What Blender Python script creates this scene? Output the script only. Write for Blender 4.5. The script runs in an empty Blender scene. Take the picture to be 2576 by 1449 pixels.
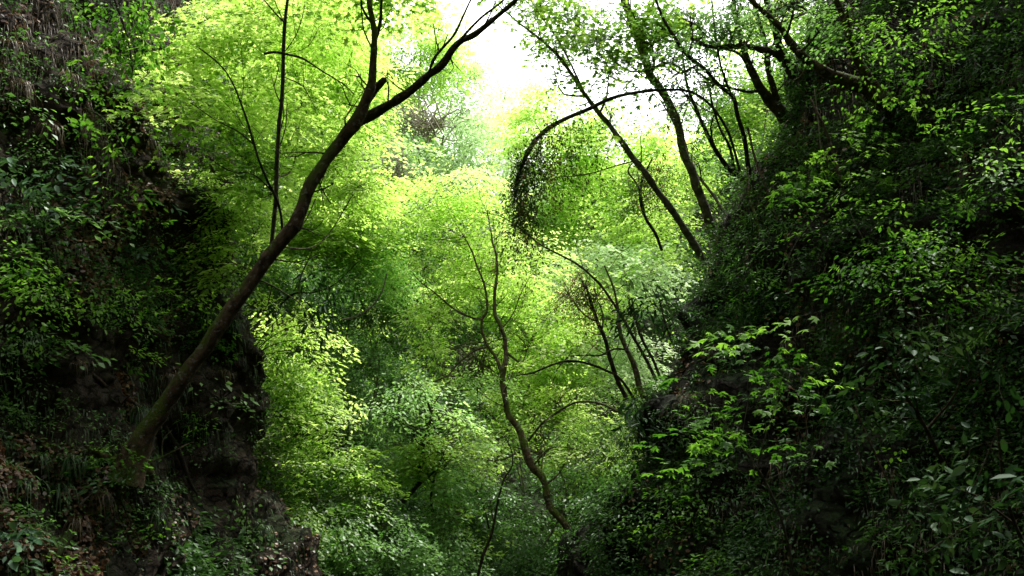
import bpy, math, random
import numpy as np
from mathutils import Vector, noise
from mathutils.bvhtree import BVHTree
R = np.random.default_rng(7); random.seed(7)
scene = bpy.context.scene
COL = scene.collection
# ------------------------------------------------------------------ camera frame
F = 2231.0; CAM = np.array([0.0, 0.0, 1.6]); PIT = math.radians(8)
RT = np.array([1.0, 0, 0]); FW = np.array([0, math.cos(PIT), math.sin(PIT)]); UP = np.array([0, -math.sin(PIT), math.cos(PIT)])
def P(px, py, d):
    return CAM + d * (FW + RT * (px - 1288) / F + UP * (724.5 - py) / F)
cam = bpy.data.cameras.new('camera'); co = bpy.data.objects.new('camera', cam); COL.objects.link(co)
co.location = CAM; co.rotation_euler = (math.pi / 2 + PIT, 0, 0)
cam.sensor_width = 36; cam.lens = 36 * F / 2576; cam.clip_end = 2000; cam.clip_start = 0.05
scene.camera = co
# ------------------------------------------------------------------ materials
def newmat(name):
    m = bpy.data.materials.new(name); m.use_nodes = True
    nt = m.node_tree; nt.nodes.clear()
    return m, nt, (lambda t, **k: mk(nt, t, **k))
def mk(nt, t, **k):
    n = nt.nodes.new(t)
    for a, b in k.items():
        setattr(n, a, b)
    return n
def ramp(nt, stops):
    n = nt.nodes.new('ShaderNodeValToRGB'); cr = n.color_ramp
    while len(cr.elements) > 1: cr.elements.remove(cr.elements[-1])
    cr.elements[0].position = stops[0][0]; cr.elements[0].color = (*stops[0][1], 1)
    for p, c in stops[1:]:
        e = cr.elements.new(p); e.color = (*c, 1)
    return n
def leafmat(name, stops, trans=0.5, gloss=0.05, rough=0.4, tboost=1.5, tcol=(1.0, 1.0, 0.55)):
    m, nt, N = newmat(name); L = nt.links.new
    out = N('ShaderNodeOutputMaterial'); at = N('ShaderNodeAttribute', attribute_name='tint')
    r = ramp(nt, stops); L(at.outputs['Fac'], r.inputs[0])
    d = N('ShaderNodeBsdfDiffuse'); L(r.outputs[0], d.inputs[0])
    mu = N('ShaderNodeMix', data_type='RGBA', blend_type='MULTIPLY'); mu.inputs[0].default_value = 1
    L(r.outputs[0], mu.inputs[6]); mu.inputs[7].default_value = (tcol[0]*tboost, tcol[1]*tboost, tcol[2]*tboost, 1)
    t = N('ShaderNodeBsdfTranslucent'); L(mu.outputs[2], t.inputs[0])
    mx = N('ShaderNodeMixShader'); mx.inputs[0].default_value = trans
    L(d.outputs[0], mx.inputs[1]); L(t.outputs[0], mx.inputs[2])
    g = N('ShaderNodeBsdfGlossy'); g.inputs['Roughness'].default_value = rough
    m2 = N('ShaderNodeMixShader'); m2.inputs[0].default_value = gloss
    L(mx.outputs[0], m2.inputs[1]); L(g.outputs[0], m2.inputs[2]); L(m2.outputs[0], out.inputs[0])
    return m
def barkmat(name, c1, c2, moss=0.5, mosscol=(0.05, 0.085, 0.012), lichen=0.0):
    m, nt, N = newmat(name); L = nt.links.new
    out = N('ShaderNodeOutputMaterial'); b = N('ShaderNodeBsdfPrincipled'); b.inputs['Roughness'].default_value = .9
    b.inputs['Specular IOR Level'].default_value = 0.15
    tc = N('ShaderNodeTexCoord'); n1 = N('ShaderNodeTexNoise'); n1.inputs['Scale'].default_value = 9; n1.inputs['Detail'].default_value = 6
    L(tc.outputs['Object'], n1.inputs[0])
    r = ramp(nt, [(.3, c1), (.7, c2)]); L(n1.outputs[0], r.inputs[0])
    n2 = N('ShaderNodeTexNoise'); n2.inputs['Scale'].default_value = 3.0; n2.inputs['Detail'].default_value = 5; L(tc.outputs['Object'], n2.inputs[0])
    ge = N('ShaderNodeNewGeometry'); sp = N('ShaderNodeSeparateXYZ'); L(ge.outputs['Normal'], sp.inputs[0])
    ma = N('ShaderNodeMath', operation='MULTIPLY_ADD'); L(sp.outputs[2], ma.inputs[0]); ma.inputs[1].default_value = .25; L(n2.outputs[0], ma.inputs[2])
    mr = N('ShaderNodeMapRange'); mr.inputs[1].default_value = .75 - moss * .4; mr.inputs[2].default_value = .9 - moss * .4; L(ma.outputs[0], mr.inputs[0])
    mx = N('ShaderNodeMix', data_type='RGBA'); L(mr.outputs[0], mx.inputs[0]); L(r.outputs[0], mx.inputs[6]); mx.inputs[7].default_value = (*mosscol, 1)
    col = mx.outputs[2]
    if lichen:
        v = N('ShaderNodeTexNoise'); v.inputs['Scale'].default_value = 14; v.inputs['Detail'].default_value = 2; L(tc.outputs['Object'], v.inputs[0])
        m3 = N('ShaderNodeMapRange'); m3.inputs[1].default_value = .60; m3.inputs[2].default_value = .66; m3.inputs[4].default_value = lichen; L(v.outputs[0], m3.inputs[0])
        x3 = N('ShaderNodeMix', data_type='RGBA'); L(m3.outputs[0], x3.inputs[0]); L(col, x3.inputs[6]); x3.inputs[7].default_value = (.3, .31, .26, 1); col = x3.outputs[2]
    L(col, b.inputs['Base Color'])
    n3 = N('ShaderNodeTexNoise'); n3.inputs['Scale'].default_value = 22; n3.inputs['Detail'].default_value = 10; n3.inputs['Roughness'].default_value = .7; L(tc.outputs['Object'], n3.inputs[0])
    bp = N('ShaderNodeBump'); bp.inputs['Strength'].default_value = 1; bp.inputs['Distance'].default_value = .06; L(n3.outputs[0], bp.inputs['Height'])
    L(bp.outputs[0], b.inputs['Normal']); L(b.outputs[0], out.inputs[0])
    return m
def rockmat(name, soil, rock, mosscol, mossamt, leafbrown=None):
    m, nt, N = newmat(name); L = nt.links.new
    out = N('ShaderNodeOutputMaterial'); b = N('ShaderNodeBsdfPrincipled'); b.inputs['Roughness'].default_value = .92
    b.inputs['Specular IOR Level'].default_value = 0.2
    tc = N('ShaderNodeTexCoord')
    n1 = N('ShaderNodeTexNoise'); n1.inputs['Scale'].default_value = 1.3; n1.inputs['Detail'].default_value = 10; n1.inputs['Roughness'].default_value = .65
    L(tc.outputs['Object'], n1.inputs[0])
    r = ramp(nt, [(.32, tuple(x * .35 for x in soil)), (.48, soil), (.6, rock), (.75, tuple(x * 1.5 for x in rock))]); L(n1.outputs[0], r.inputs[0])
    n2 = N('ShaderNodeTexNoise'); n2.inputs['Scale'].default_value = .8; n2.inputs['Detail'].default_value = 9; n2.inputs['Roughness'].default_value = .7; L(tc.outputs['Object'], n2.inputs[0])
    ge = N('ShaderNodeNewGeometry'); sp = N('ShaderNodeSeparateXYZ'); L(ge.outputs['Normal'], sp.inputs[0])
    ma = N('ShaderNodeMath', operation='MULTIPLY_ADD'); L(sp.outputs[2], ma.inputs[0]); ma.inputs[1].default_value = .22; L(n2.outputs[0], ma.inputs[2])
    mr = N('ShaderNodeMapRange'); mr.inputs[1].default_value = .8 - mossamt * .4; mr.inputs[2].default_value = .92 - mossamt * .4; L(ma.outputs[0], mr.inputs[0])
    mx = N('ShaderNodeMix', data_type='RGBA'); L(mr.outputs[0], mx.inputs[0]); L(r.outputs[0], mx.inputs[6]); mx.inputs[7].default_value = (*mosscol, 1)
    L(mx.outputs[2], b.inputs['Base Color'])
    n3 = N('ShaderNodeTexNoise'); n3.inputs['Scale'].default_value = 7; n3.inputs['Detail'].default_value = 12; n3.inputs['Roughness'].default_value = .7; L(tc.outputs['Object'], n3.inputs[0])
    mp_ = N('ShaderNodeMapping'); mp_.inputs['Scale'].default_value = (2.2, 2.2, 4.5); L(tc.outputs['Object'], mp_.inputs[0])
    vo = N('ShaderNodeTexVoronoi', feature='DISTANCE_TO_EDGE'); vo.inputs['Scale'].default_value = 1.6
    wn = N('ShaderNodeMix', data_type='RGBA', blend_type='LINEAR_LIGHT'); wn.inputs[0].default_value = .35; L(mp_.outputs[0], wn.inputs[6]); L(n3.outputs[1], wn.inputs[7]); L(wn.outputs[2], vo.inputs[0])
    vr = N('ShaderNodeMapRange'); vr.inputs[2].default_value = .12; L(vo.outputs[0], vr.inputs[0])
    b0 = N('ShaderNodeBump'); b0.inputs['Strength'].default_value = .9; b0.inputs['Distance'].default_value = .12; L(vr.outputs[0], b0.inputs['Height'])
    dk = N('ShaderNodeMix', data_type='RGBA', blend_type='MULTIPLY'); dk.inputs[0].default_value = .75; L(mx.outputs[2], dk.inputs[6]); L(vr.outputs[0], dk.inputs[7]); L(dk.outputs[2], b.inputs['Base Color'])
    bp = N('ShaderNodeBump'); bp.inputs['Strength'].default_value = 1.0; bp.inputs['Distance'].default_value = .15; L(n3.outputs[0], bp.inputs['Height']); L(b0.outputs[0], bp.inputs['Normal'])
    L(bp.outputs[0], b.inputs['Normal']); L(b.outputs[0], out.inputs[0])
    return m
G = lambda *c: c
M = {
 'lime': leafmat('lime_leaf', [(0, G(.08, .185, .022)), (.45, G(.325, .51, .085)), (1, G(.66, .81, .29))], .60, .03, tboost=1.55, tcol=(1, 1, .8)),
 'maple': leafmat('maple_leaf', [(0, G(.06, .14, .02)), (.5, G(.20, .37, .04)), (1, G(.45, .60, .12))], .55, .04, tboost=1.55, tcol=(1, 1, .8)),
 'pale': leafmat('haze_pale_leaf', [(0, G(.34, .50, .22)), (.5, G(.58, .74, .40)), (1, G(.80, .88, .64))], .5, .03, tboost=1.35, tcol=(.97, 1, .9)),  # haze over the far trees is put into this paler leaf colour
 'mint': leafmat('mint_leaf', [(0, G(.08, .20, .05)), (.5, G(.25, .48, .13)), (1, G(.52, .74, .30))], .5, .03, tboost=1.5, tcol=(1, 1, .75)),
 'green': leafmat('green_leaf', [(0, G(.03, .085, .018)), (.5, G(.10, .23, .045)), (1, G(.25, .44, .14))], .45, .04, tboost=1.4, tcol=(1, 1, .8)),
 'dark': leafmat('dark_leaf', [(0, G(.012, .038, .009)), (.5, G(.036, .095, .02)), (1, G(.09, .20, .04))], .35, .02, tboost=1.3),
 'laurel': leafmat('laurel_leaf', [(0, G(.008, .03, .009)), (.5, G(.025, .075, .02)), (1, G(.07, .13, .05))], .25, .02, rough=.5, tboost=1.2),
 'teal': leafmat('teal_leaf', [(0, G(.025, .065, .03)), (.5, G(.055, .14, .06)), (1, G(.14, .27, .13))], .3, .03, rough=.45, tboost=1.1),
 'near': leafmat('near_leaf', [(0, G(.03, .10, .008)), (.5, G(.07, .20, .02)), (1, G(.20, .40, .05))], .5, .02, tboost=1.5, tcol=(1, 1, .7)),
 'vine': leafmat('vine_leaf', [(0, G(.01, .03, .008)), (.6, G(.05, .11, .02)), (.85, G(.11, .09, .03)), (1, G(.2, .12, .06))], .45, .03, tboost=1.4),
 'dead': leafmat('dead_leaf', [(0, G(.035, .018, .01)), (.5, G(.12, .06, .03)), (1, G(.36, .22, .13))], .2, .04, tboost=1.1, tcol=(1, .8, .6)),
 'straw': leafmat('straw_blade', [(0, G(.03, .025, .012)), (.5, G(.10, .075, .04)), (1, G(.26, .2, .12))], .3, .03, tboost=1.1, tcol=(1, .9, .7)),
 'sedge': leafmat('sedge_blade', [(0, G(.015, .04, .01)), (.5, G(.045, .10, .03)), (1, G(.17, .26, .12))], .25, .03, tboost=1.2),
 'bark': barkmat('brown_bark', (.03, .02, .013), (.14, .098, .062), .38, lichen=.3),
 'mossbark': barkmat('mossy_bark', (.028, .018, .010), (.16, .11, .065), .68, (.075, .11, .014), lichen=.4),
 'darkmoss': barkmat('dark_mossy_bark', (.015, .011, .007), (.05, .035, .02), .75, (.03, .045, .008)),
 'greybark': barkmat('grey_bark', (.07, .06, .045), (.24, .21, .16), .4, lichen=.6),
 'palebark': barkmat('pale_bark', (.24, .21, .15), (.5, .45, .35), .05),
 'darkbark': barkmat('dark_bark', (.016, .012, .009), (.07, .052, .036), .3),
 'lcliff': rockmat('shaded_earth_rock', (.042, .027, .016), (.085, .066, .05), (.022, .034, .008), .42),
 'rcliff': rockmat('dark_rock', (.022, .017, .012), (.052, .046, .037), (.022, .038, .010), .6),  # darker soil and rock tones than the left cliff
 'hill': rockmat('forest_soil', (.03, .024, .014), (.10, .09, .07), (.03, .05, .012), .6),
}
# ------------------------------------------------------------------ object helpers
def link(name, me, parent=None):
    o = bpy.data.objects.new(name, me); COL.objects.link(o)
    if parent is not None: o.parent = parent; o.matrix_parent_inverse = parent.matrix_world.inverted() if False else o.matrix_parent_inverse
    return o
def meta(o, label=None, cat=None, group=None, kind=None):
    if label: o['label'] = label
    if cat: o['category'] = cat
    if group: o['group'] = group
    if kind: o['kind'] = kind
    return o
def mesh_np(name, V, faces_flat, counts, mat, smooth=False, tint=None, origin=None):
    me = bpy.data.meshes.new(name)
    V = np.asarray(V, np.float32)
    if origin is not None: V = V - np.asarray(origin, np.float32)
    me.vertices.add(len(V)); me.vertices.foreach_set('co', V.ravel())
    ff = np.asarray(faces_flat, np.int32); cn = np.asarray(counts, np.int32)
    me.loops.add(len(ff)); me.loops.foreach_set('vertex_index', ff)
    me.polygons.add(len(cn)); st = np.concatenate([[0], np.cumsum(cn)[:-1]]).astype(np.int32)
    me.polygons.foreach_set('loop_start', st); me.polygons.foreach_set('loop_total', cn)
    if smooth: me.polygons.foreach_set('use_smooth', np.ones(len(cn), bool))
    if tint is not None:
        a = me.attributes.new('tint', 'FLOAT', 'POINT'); a.data.foreach_set('value', np.asarray(tint, np.float32))
    me.update(calc_edges=True); me.materials.append(mat)
    return me
# leaf outlines: x along the leaf, y across, z normal
def T_(v, f): return (np.array(v, float), [list(x) for x in f])
mp = []
for a, r in [(0, 1), (22, .55), (48, .88), (72, .42), (100, .6), (140, .28)]: mp.append((a, r))
pts = [(0, 0, 0)] + [(.25 + .75 * r * math.cos(math.radians(a)), .8 * r * math.sin(math.radians(a)), -.12 * r * r + (.04 if r < .6 else 0)) for a, r in mp] + \
      [(.25 + .75 * r * math.cos(math.radians(a)), -.8 * r * math.sin(math.radians(a)), -.12 * r * r + (.04 if r < .6 else 0)) for a, r in reversed(mp[1:])]
ctr = (.28, 0, .03)
n = len(pts)
TPL = {
 'diamond': T_([(0, 0, 0), (.45, .3, .06), (1, 0, -.08), (.45, -.3, .06)], [(0, 2, 1), (0, 3, 2)]),
 'oval': T_([(0, 0, 0), (.25, .2, .04), (.62, .22, .02), (1, 0, -.1), (.62, -.22, .02), (.25, -.2, .04)], [(0, 3, 2, 1), (0, 5, 4, 3)]),
 'round': T_([(0, 0, 0), (.12, .3, .04), (.55, .4, .03), (1, 0, -.1), (.55, -.4, .03), (.12, -.3, .04)], [(0, 3, 2, 1), (0, 5, 4, 3)]),
 'lance': T_([(0, 0, 0), (.3, .13, .05), (.65, .12, .02), (1, 0, -.16), (.65, -.12, .02), (.3, -.13, .05)], [(0, 3, 2, 1), (0, 5, 4, 3)]),
 'star': T_([(0, 0, 0), (.15, .45, -.06), (.42, .2, .04), (.7, .5, -.06), (.68, .14, .03), (1.05, 0, -.1), (.68, -.14, .03), (.7, -.5, -.06), (.42, -.2, .04), (.15, -.45, -.06)],
            [(0, 2, 1), (0, 4, 3, 2), (0, 6, 5, 4), (0, 8, 7, 6), (0, 9, 8)]),
 'maple': T_([ctr] + pts, [(0, i + 1, (i + 1) % n + 1) for i in range(n)]),
}
def unit(a): return a / (np.linalg.norm(a, axis=-1, keepdims=True) + 1e-9)
def leaves_mesh(name, mat, tpl, pos, nrm, fwd, size, tint, origin=None, stretch=None):
    tv, tf = TPL[tpl]; k = len(tv); N = len(pos)
    nrm = unit(nrm); side = unit(np.cross(nrm, fwd)); fwd = np.cross(side, nrm)
    s = size[:, None, None]
    V = pos[:, None, :] + s * (tv[None, :, 0:1] * fwd[:, None, :] + tv[None, :, 1:2] * side[:, None, :] + tv[None, :, 2:3] * nrm[:, None, :])
    flat = np.array([i for f in tf for i in f]); cnt = np.array([len(f) for f in tf])
    FF = (flat[None, :] + (np.arange(N) * k)[:, None]).ravel()
    return mesh_np(name, V.reshape(-1, 3), FF, np.tile(cnt, N), mat, tint=np.repeat(tint, k), origin=origin)
TOTAL = [0]
def spray_leaves(C, Dr, spec, tb):
    """flat drooping fans of leaves: C bases (S,3), Dr directions, returns per-leaf arrays"""
    S = len(C); n = spec['npl']; L = spec['L'] * R.uniform(.7, 1.3, (S, 1)); W = L * spec.get('W', .45)
    up = np.tile([0, 0, 1.0], (S, 1)); up = unit(up + R.normal(0, spec.get('tiltj', .18), (S, 3)))
    Dr = unit(Dr); side = unit(np.cross(up, Dr)); up = np.cross(Dr, side)
    u = R.uniform(0.05, 1, (S, n)) ** .8; w = R.uniform(-1, 1, (S, n)); prof = np.sin(np.pi * (.12 + .8 * u))
    dz = -spec.get('droop', .25) * L * (u ** 2) - .25 * W * np.abs(w) ** 2 * prof + R.normal(0, spec.get('thick', .02), (S, n))
    pos = C[:, None] + Dr[:, None] * (u * L)[..., None] + side[:, None] * (w * W * prof)[..., None] + up[:, None] * 0 + np.array([0, 0, 1.0]) * dz[..., None]
    fwd = Dr[:, None] * .8 + side[:, None] * (w * .8)[..., None] + R.normal(0, .3, (S, n, 3)); fwd[..., 2] -= spec.get('hang', .3)
    nj = spec.get('nj', .35)
    nrm = up[:, None] + R.normal(0, nj, (S, n, 3)) + Dr[:, None] * .15
    size = spec['size'] * R.uniform(.45, 1.35, (S, n)) * R.uniform(.8, 1.2, (S, 1))
    tint = np.clip(tb[:, None] + R.normal(0, .06, (S, n)) + .22 * (u - .6), 0, 1)  # spray tips tinted lighter, tier light put into the colour
    return pos.reshape(-1, 3), nrm.reshape(-1, 3), fwd.reshape(-1, 3), size.ravel(), tint.ravel()
def vnoise(P3, sc, seed=0):
    return np.array([noise.noise(Vector((p[0] * sc + seed, p[1] * sc, p[2] * sc))) for p in P3])
def tube_arrays(path, rad, sides=8, rough=.0, seed=0.0):
    path = np.asarray(path, float); n = len(path); rad = np.asarray(rad, float)
    tan = unit(np.gradient(path, axis=0)); ref = np.array([0.31, -0.9, .28])
    a = unit(np.cross(tan, np.tile(ref, (n, 1)))); b = np.cross(tan, a)
    th = np.linspace(0, 2 * np.pi, sides, endpoint=False)
    ring = a[:, None] * np.cos(th)[None, :, None] + b[:, None] * np.sin(th)[None, :, None]
    rr = np.tile(rad[:, None], (1, sides))
    if rough:
        for i in range(n):
            for j in range(sides):
                q = path[i] + ring[i, j] * rad[i]
                rr[i, j] *= 1 + rough * (noise.noise(Vector(q * 5 + seed)) + .6 * noise.noise(Vector(q * 13 + seed)))
    V = (path[:, None] + ring * rr[..., None]).reshape(-1, 3)
    V = np.vstack([V, path[-1:] + tan[-1:] * rad[-1]])
    f = []; c = []
    for i in range(n - 1):
        for j in range(sides):
            k = (j + 1) % sides
            f += [i * sides + j, i * sides + k, (i + 1) * sides + k, (i + 1) * sides + j]; c.append(4)
    for j in range(sides):
        f += [(n - 1) * sides + j, (n - 1) * sides + (j + 1) % sides, n * sides]; c.append(3)
    return V, f, c
class MB:
    def __init__(s): s.V = []; s.f = []; s.c = []; s.n = 0
    def tube(s, path, rad, sides=8, rough=0, seed=0.):
        V, f, c = tube_arrays(path, rad, sides, rough, seed)
        s.V.append(V); s.f += [i + s.n for i in f]; s.c += c; s.n += len(V)
    def build(s, name, mat, parent=None, origin=None):
        if not s.V: return None
        return link(name, mesh_np(name, np.vstack(s.V), s.f, s.c, mat, smooth=True, origin=origin), parent)
def catmull(pts, rads, step):
    pts = np.asarray(pts, float); rads = np.asarray(rads, float)
    p = np.vstack([2 * pts[0] - pts[1], pts, 2 * pts[-1] - pts[-2]]); out = []; ro = []
    for i in range(1, len(p) - 2):
        m = max(2, int(np.linalg.norm(p[i + 1] - p[i]) / step))
        for t in np.arange(m) / m:
            q = .5 * ((2 * p[i]) + (-p[i - 1] + p[i + 1]) * t + (2 * p[i - 1] - 5 * p[i] + 4 * p[i + 1] - p[i + 2]) * t * t + (-p[i - 1] + 3 * p[i] - 3 * p[i + 1] + p[i + 2]) * t ** 3)
            out.append(q); ro.append(rads[i - 1] * (1 - t) + rads[i] * t)
    out.append(pts[-1]); ro.append(rads[-1])
    return np.array(out), np.array(ro)
# ------------------------------------------------------------------ terrain
def edgefn(rows):
    q = np.array([P(*r) for r in rows]); o = np.argsort(q[:, 2]); q = q[o]
    return lambda z: (np.interp(z, q[:, 2], q[:, 0]), np.interp(z, q[:, 2], q[:, 1]))
def cliff(name, cols, zs, outsign, mat, label, amp=.45):
    m = 0; grid = []
    for z in zs:
        c = np.array([fn(z) for fn in cols]); cc, _ = catmull(np.c_[c, np.zeros(len(c))], np.zeros(len(c)), 1e9)
        row = []
        p = np.vstack([c[0], c, c[-1]])
        for i in range(1, len(p) - 2):
            k = SEG[i - 1]
            for t in np.arange(k) / k:
                row.append(.5 * ((2 * p[i]) + (-p[i - 1] + p[i + 1]) * t + (2 * p[i - 1] - 5 * p[i] + 4 * p[i + 1] - p[i + 2]) * t * t + (-p[i - 1] + 3 * p[i] - 3 * p[i + 1] + p[i + 2]) * t ** 3))
        row.append(c[-1]); grid.append(np.c_[np.array(row), np.full(len(row), z)])
    g = np.array(grid); nz, nx, _ = g.shape
    du = np.gradient(g, axis=1); dv = np.gradient(g, axis=0); nn = unit(np.cross(du, dv)) * outsign
    for i in range(nz):
        for j in range(nx):
            q = Vector(g[i, j])
            a = noise.fractal(q * .55, 1.0, 2.1, 3) * amp * 1.3
            b = noise.ridged_multi_fractal(Vector((q.x * .9, q.y * .9, q.z * 1.8)), .9, 2.0, 4, 1.0, 2.0) - 1.1
            st = noise.noise(Vector((q.x * .4, q.y * .4, q.z * 3.2)))
            s = a + .28 * b * amp + .25 * st * amp + .08 * noise.noise(q * 5) + .09 * (noise.ridged_multi_fractal(Vector((q.x * 2.6, q.y * 2.6, q.z * 4.2)), .9, 2.1, 3, 1.0, 2.0) - 1.0)
            g[i, j] += nn[i, j] * s
    V = g.reshape(-1, 3); f = []; c = []
    for i in range(nz - 1):
        for j in range(nx - 1):
            a = i * nx + j
            q = [a, a + 1, a + nx + 1, a + nx]
            f += q if outsign > 0 else q[::-1]; c.append(4)
    me = mesh_np(name, V, f, c, mat, smooth=True)
    o = link(name, me); meta(o, label, 'cliff', kind='structure')
    return o
ZS = np.concatenate([np.arange(-7, 9, .085), np.arange(9, 28, .5)])
const = lambda x, y, lean=0.0: (lambda z: (x + lean * z, y))
def back(fn, dx, dy): return lambda z: (fn(z)[0] + dx, fn(z)[1] + dy)
SEG = [6, 8, 16, 60, 75, 75, 24, 20, 14, 14]
le = edgefn([(150, -1500, 21), (300, -500, 18.5), (400, -100, 17), (460, 100, 16.8), (520, 350, 16.5), (560, 600, 16), (590, 760, 15.5), (632, 880, 15), (645, 1000, 15), (625, 1090, 15), (635, 1200, 14.5), (700, 1320, 14.2), (780, 1420, 14), (860, 1600, 13.6)])
lm2 = edgefn([(20, -1400, 18), (330, 0, 14.8), (420, 500, 13.8), (430, 1000, 13.0), (460, 1449, 11.6), (500, 1700, 10.8)])
lm1 = edgefn([(-250, -1300, 15), (80, 0, 12.2), (180, 500, 11.4), (190, 1000, 10.6), (200, 1449, 9.0), (220, 1700, 8.2)])
lm0 = edgefn([(-1300, -1200, 9), (-700, 0, 8.2), (-600, 700, 7.2), (-600, 1449, 6.4), (-600, 1700, 6)])
left = cliff('left_cliff', [const(0, -13), const(-4, -9), const(-5.6, -3, -.12), const(-5.2, 2.5, -.15), lm0, lm1, lm2, le, back(le, -1.0, 1.3), back(le, -3.4, 3.6), back(le, -12, 9)], ZS, 1, M['lcliff'], 'shaded brown earth and rock gorge wall on the left')
SEG = [6, 8, 16, 60, 75, 75, 24, 20, 14, 14]
re_ = edgefn([(2500, -1500, 20), (2250, -500, 17), (2130, -50, 15), (2045, 150, 15), (1990, 300, 14.6), (1885, 450, 14.5), (1825, 590, 14), (1765, 700, 13.5), (1695, 850, 13), (1655, 950, 12.8), (1605, 1030, 12.5), (1612, 1150, 12.3), (1560, 1250, 12), (1540, 1350, 11.8), (1540, 1449, 11.5), (1570, 1700, 10.6)])
rm2 = edgefn([(2620, -1400, 16), (2290, 0, 12.6), (2200, 500, 11.4), (2080, 1000, 10.4), (1980, 1449, 9.6), (1980, 1700, 9)])
rm1 = edgefn([(3200, -1200, 12), (2750, 0, 9.6), (2650, 700, 8.4), (2550, 1449, 7.4), (2550, 1700, 7)])
right = cliff('right_cliff', [const(0, -13), const(4, -9), const(5.4, -3, .1), const(5.2, 2.5, .12), rm1, rm2, re_, back(re_, 1.0, 1.3), back(re_, 3.2, 3.4), back(re_, 11, 8)], ZS, -1, M['rcliff'], 'dark rock gorge wall on the right')
def smax(a, b, k): return np.log(np.exp(a / k) + np.exp(b / k)) * k
def height(x, y):
    xc = np.interp(y, [0, 15, 25, 35, 60], [-.3, 0, .5, .4, -1.0])
    zf = np.interp(y, [-30, 0, 12, 22, 30, 36, 62, 80, 160], [-3, -5, -4.8, -4.0, -2.6, -.2, 15.5, 20, 26])
    lx = np.maximum(0, -(x - xc) - 1.8); rx = np.maximum(0, (x - xc) - 2.4)
    side = zf + np.minimum(lx * 1.55, 26 + 0 * x) + np.minimum(rx * 1.15, 13)
    cap = np.where(x < xc, 34, 17)
    h = np.minimum(side, np.minimum(np.maximum(zf, 0) + cap, np.maximum(zf, 0) * .6 + cap * .75 + 4))
    lim = 1.6 + .27 * np.maximum(y, 20) + np.clip((xc + .5 - x) * 1.2, 0, 30) + np.clip((x - .19 * y) * .9, 0, 14)
    return np.minimum(h, lim)
gx = np.concatenate([np.arange(-170, -30, 8), np.arange(-30, 30, .45), np.arange(30, 171, 8)]); gy = np.concatenate([np.arange(-160, 8, 10), np.arange(8, 75, .45), np.arange(75, 240, 9)])
X, Y = np.meshgrid(gx, gy); Z = height(X, Y)
for i in range(Z.shape[0]):
    for j in range(Z.shape[1]):
        q = Vector((X[i, j] * .28, Y[i, j] * .28, 0)); Z[i, j] += noise.fractal(q, 1, 2.1, 5) * 1.1
ny, nx = X.shape; V = np.stack([X, Y, Z], -1).reshape(-1, 3)
ii, jj = np.meshgrid(np.arange(ny - 1), np.arange(nx - 1), indexing='ij'); a = (ii * nx + jj).ravel()
ff = np.stack([a, a + 1, a + nx + 1, a + nx], 1).ravel()
hill = link('hillside', mesh_np('hillside', V, ff, np.full(len(a), 4), M['hill'], smooth=True)); meta(hill, 'forest floor rising from the stream bed into steep wooded slopes', 'hillside', kind='structure')
def bvh(objs):
    V = []; T = []; k = 0
    for o in objs:
        me = o.data; v = np.empty(len(me.vertices) * 3, np.float32); me.vertices.foreach_get('co', v); v = v.reshape(-1, 3) + np.array(o.location)
        V += [Vector(p) for p in v]; T += [[i + k for i in p.vertices] for p in me.polygons]; k += len(v)
    return BVHTree.FromPolygons(V, T)
BV = bvh([left, right, hill]); BVH_HILL = bvh([hill])
def hit(px, py, default=14):
    dr = unit(P(px, py, 1.0) - CAM); r = BV.ray_cast(Vector(CAM), Vector(dr))
    if r[0] is None: return default
    return float(np.dot(np.array(r[0]) - CAM, FW))
def hitp(px, py, off=0.0):
    d = hit(px, py); return P(px, py, d - off), d
def drop(p):
    r = BV.ray_cast(Vector((p[0], p[1], p[2])), Vector((0, 0, -1)))
    return np.array(r[0]) if r[0] is not None else np.array([p[0], p[1], p[2] - 4])
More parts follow.
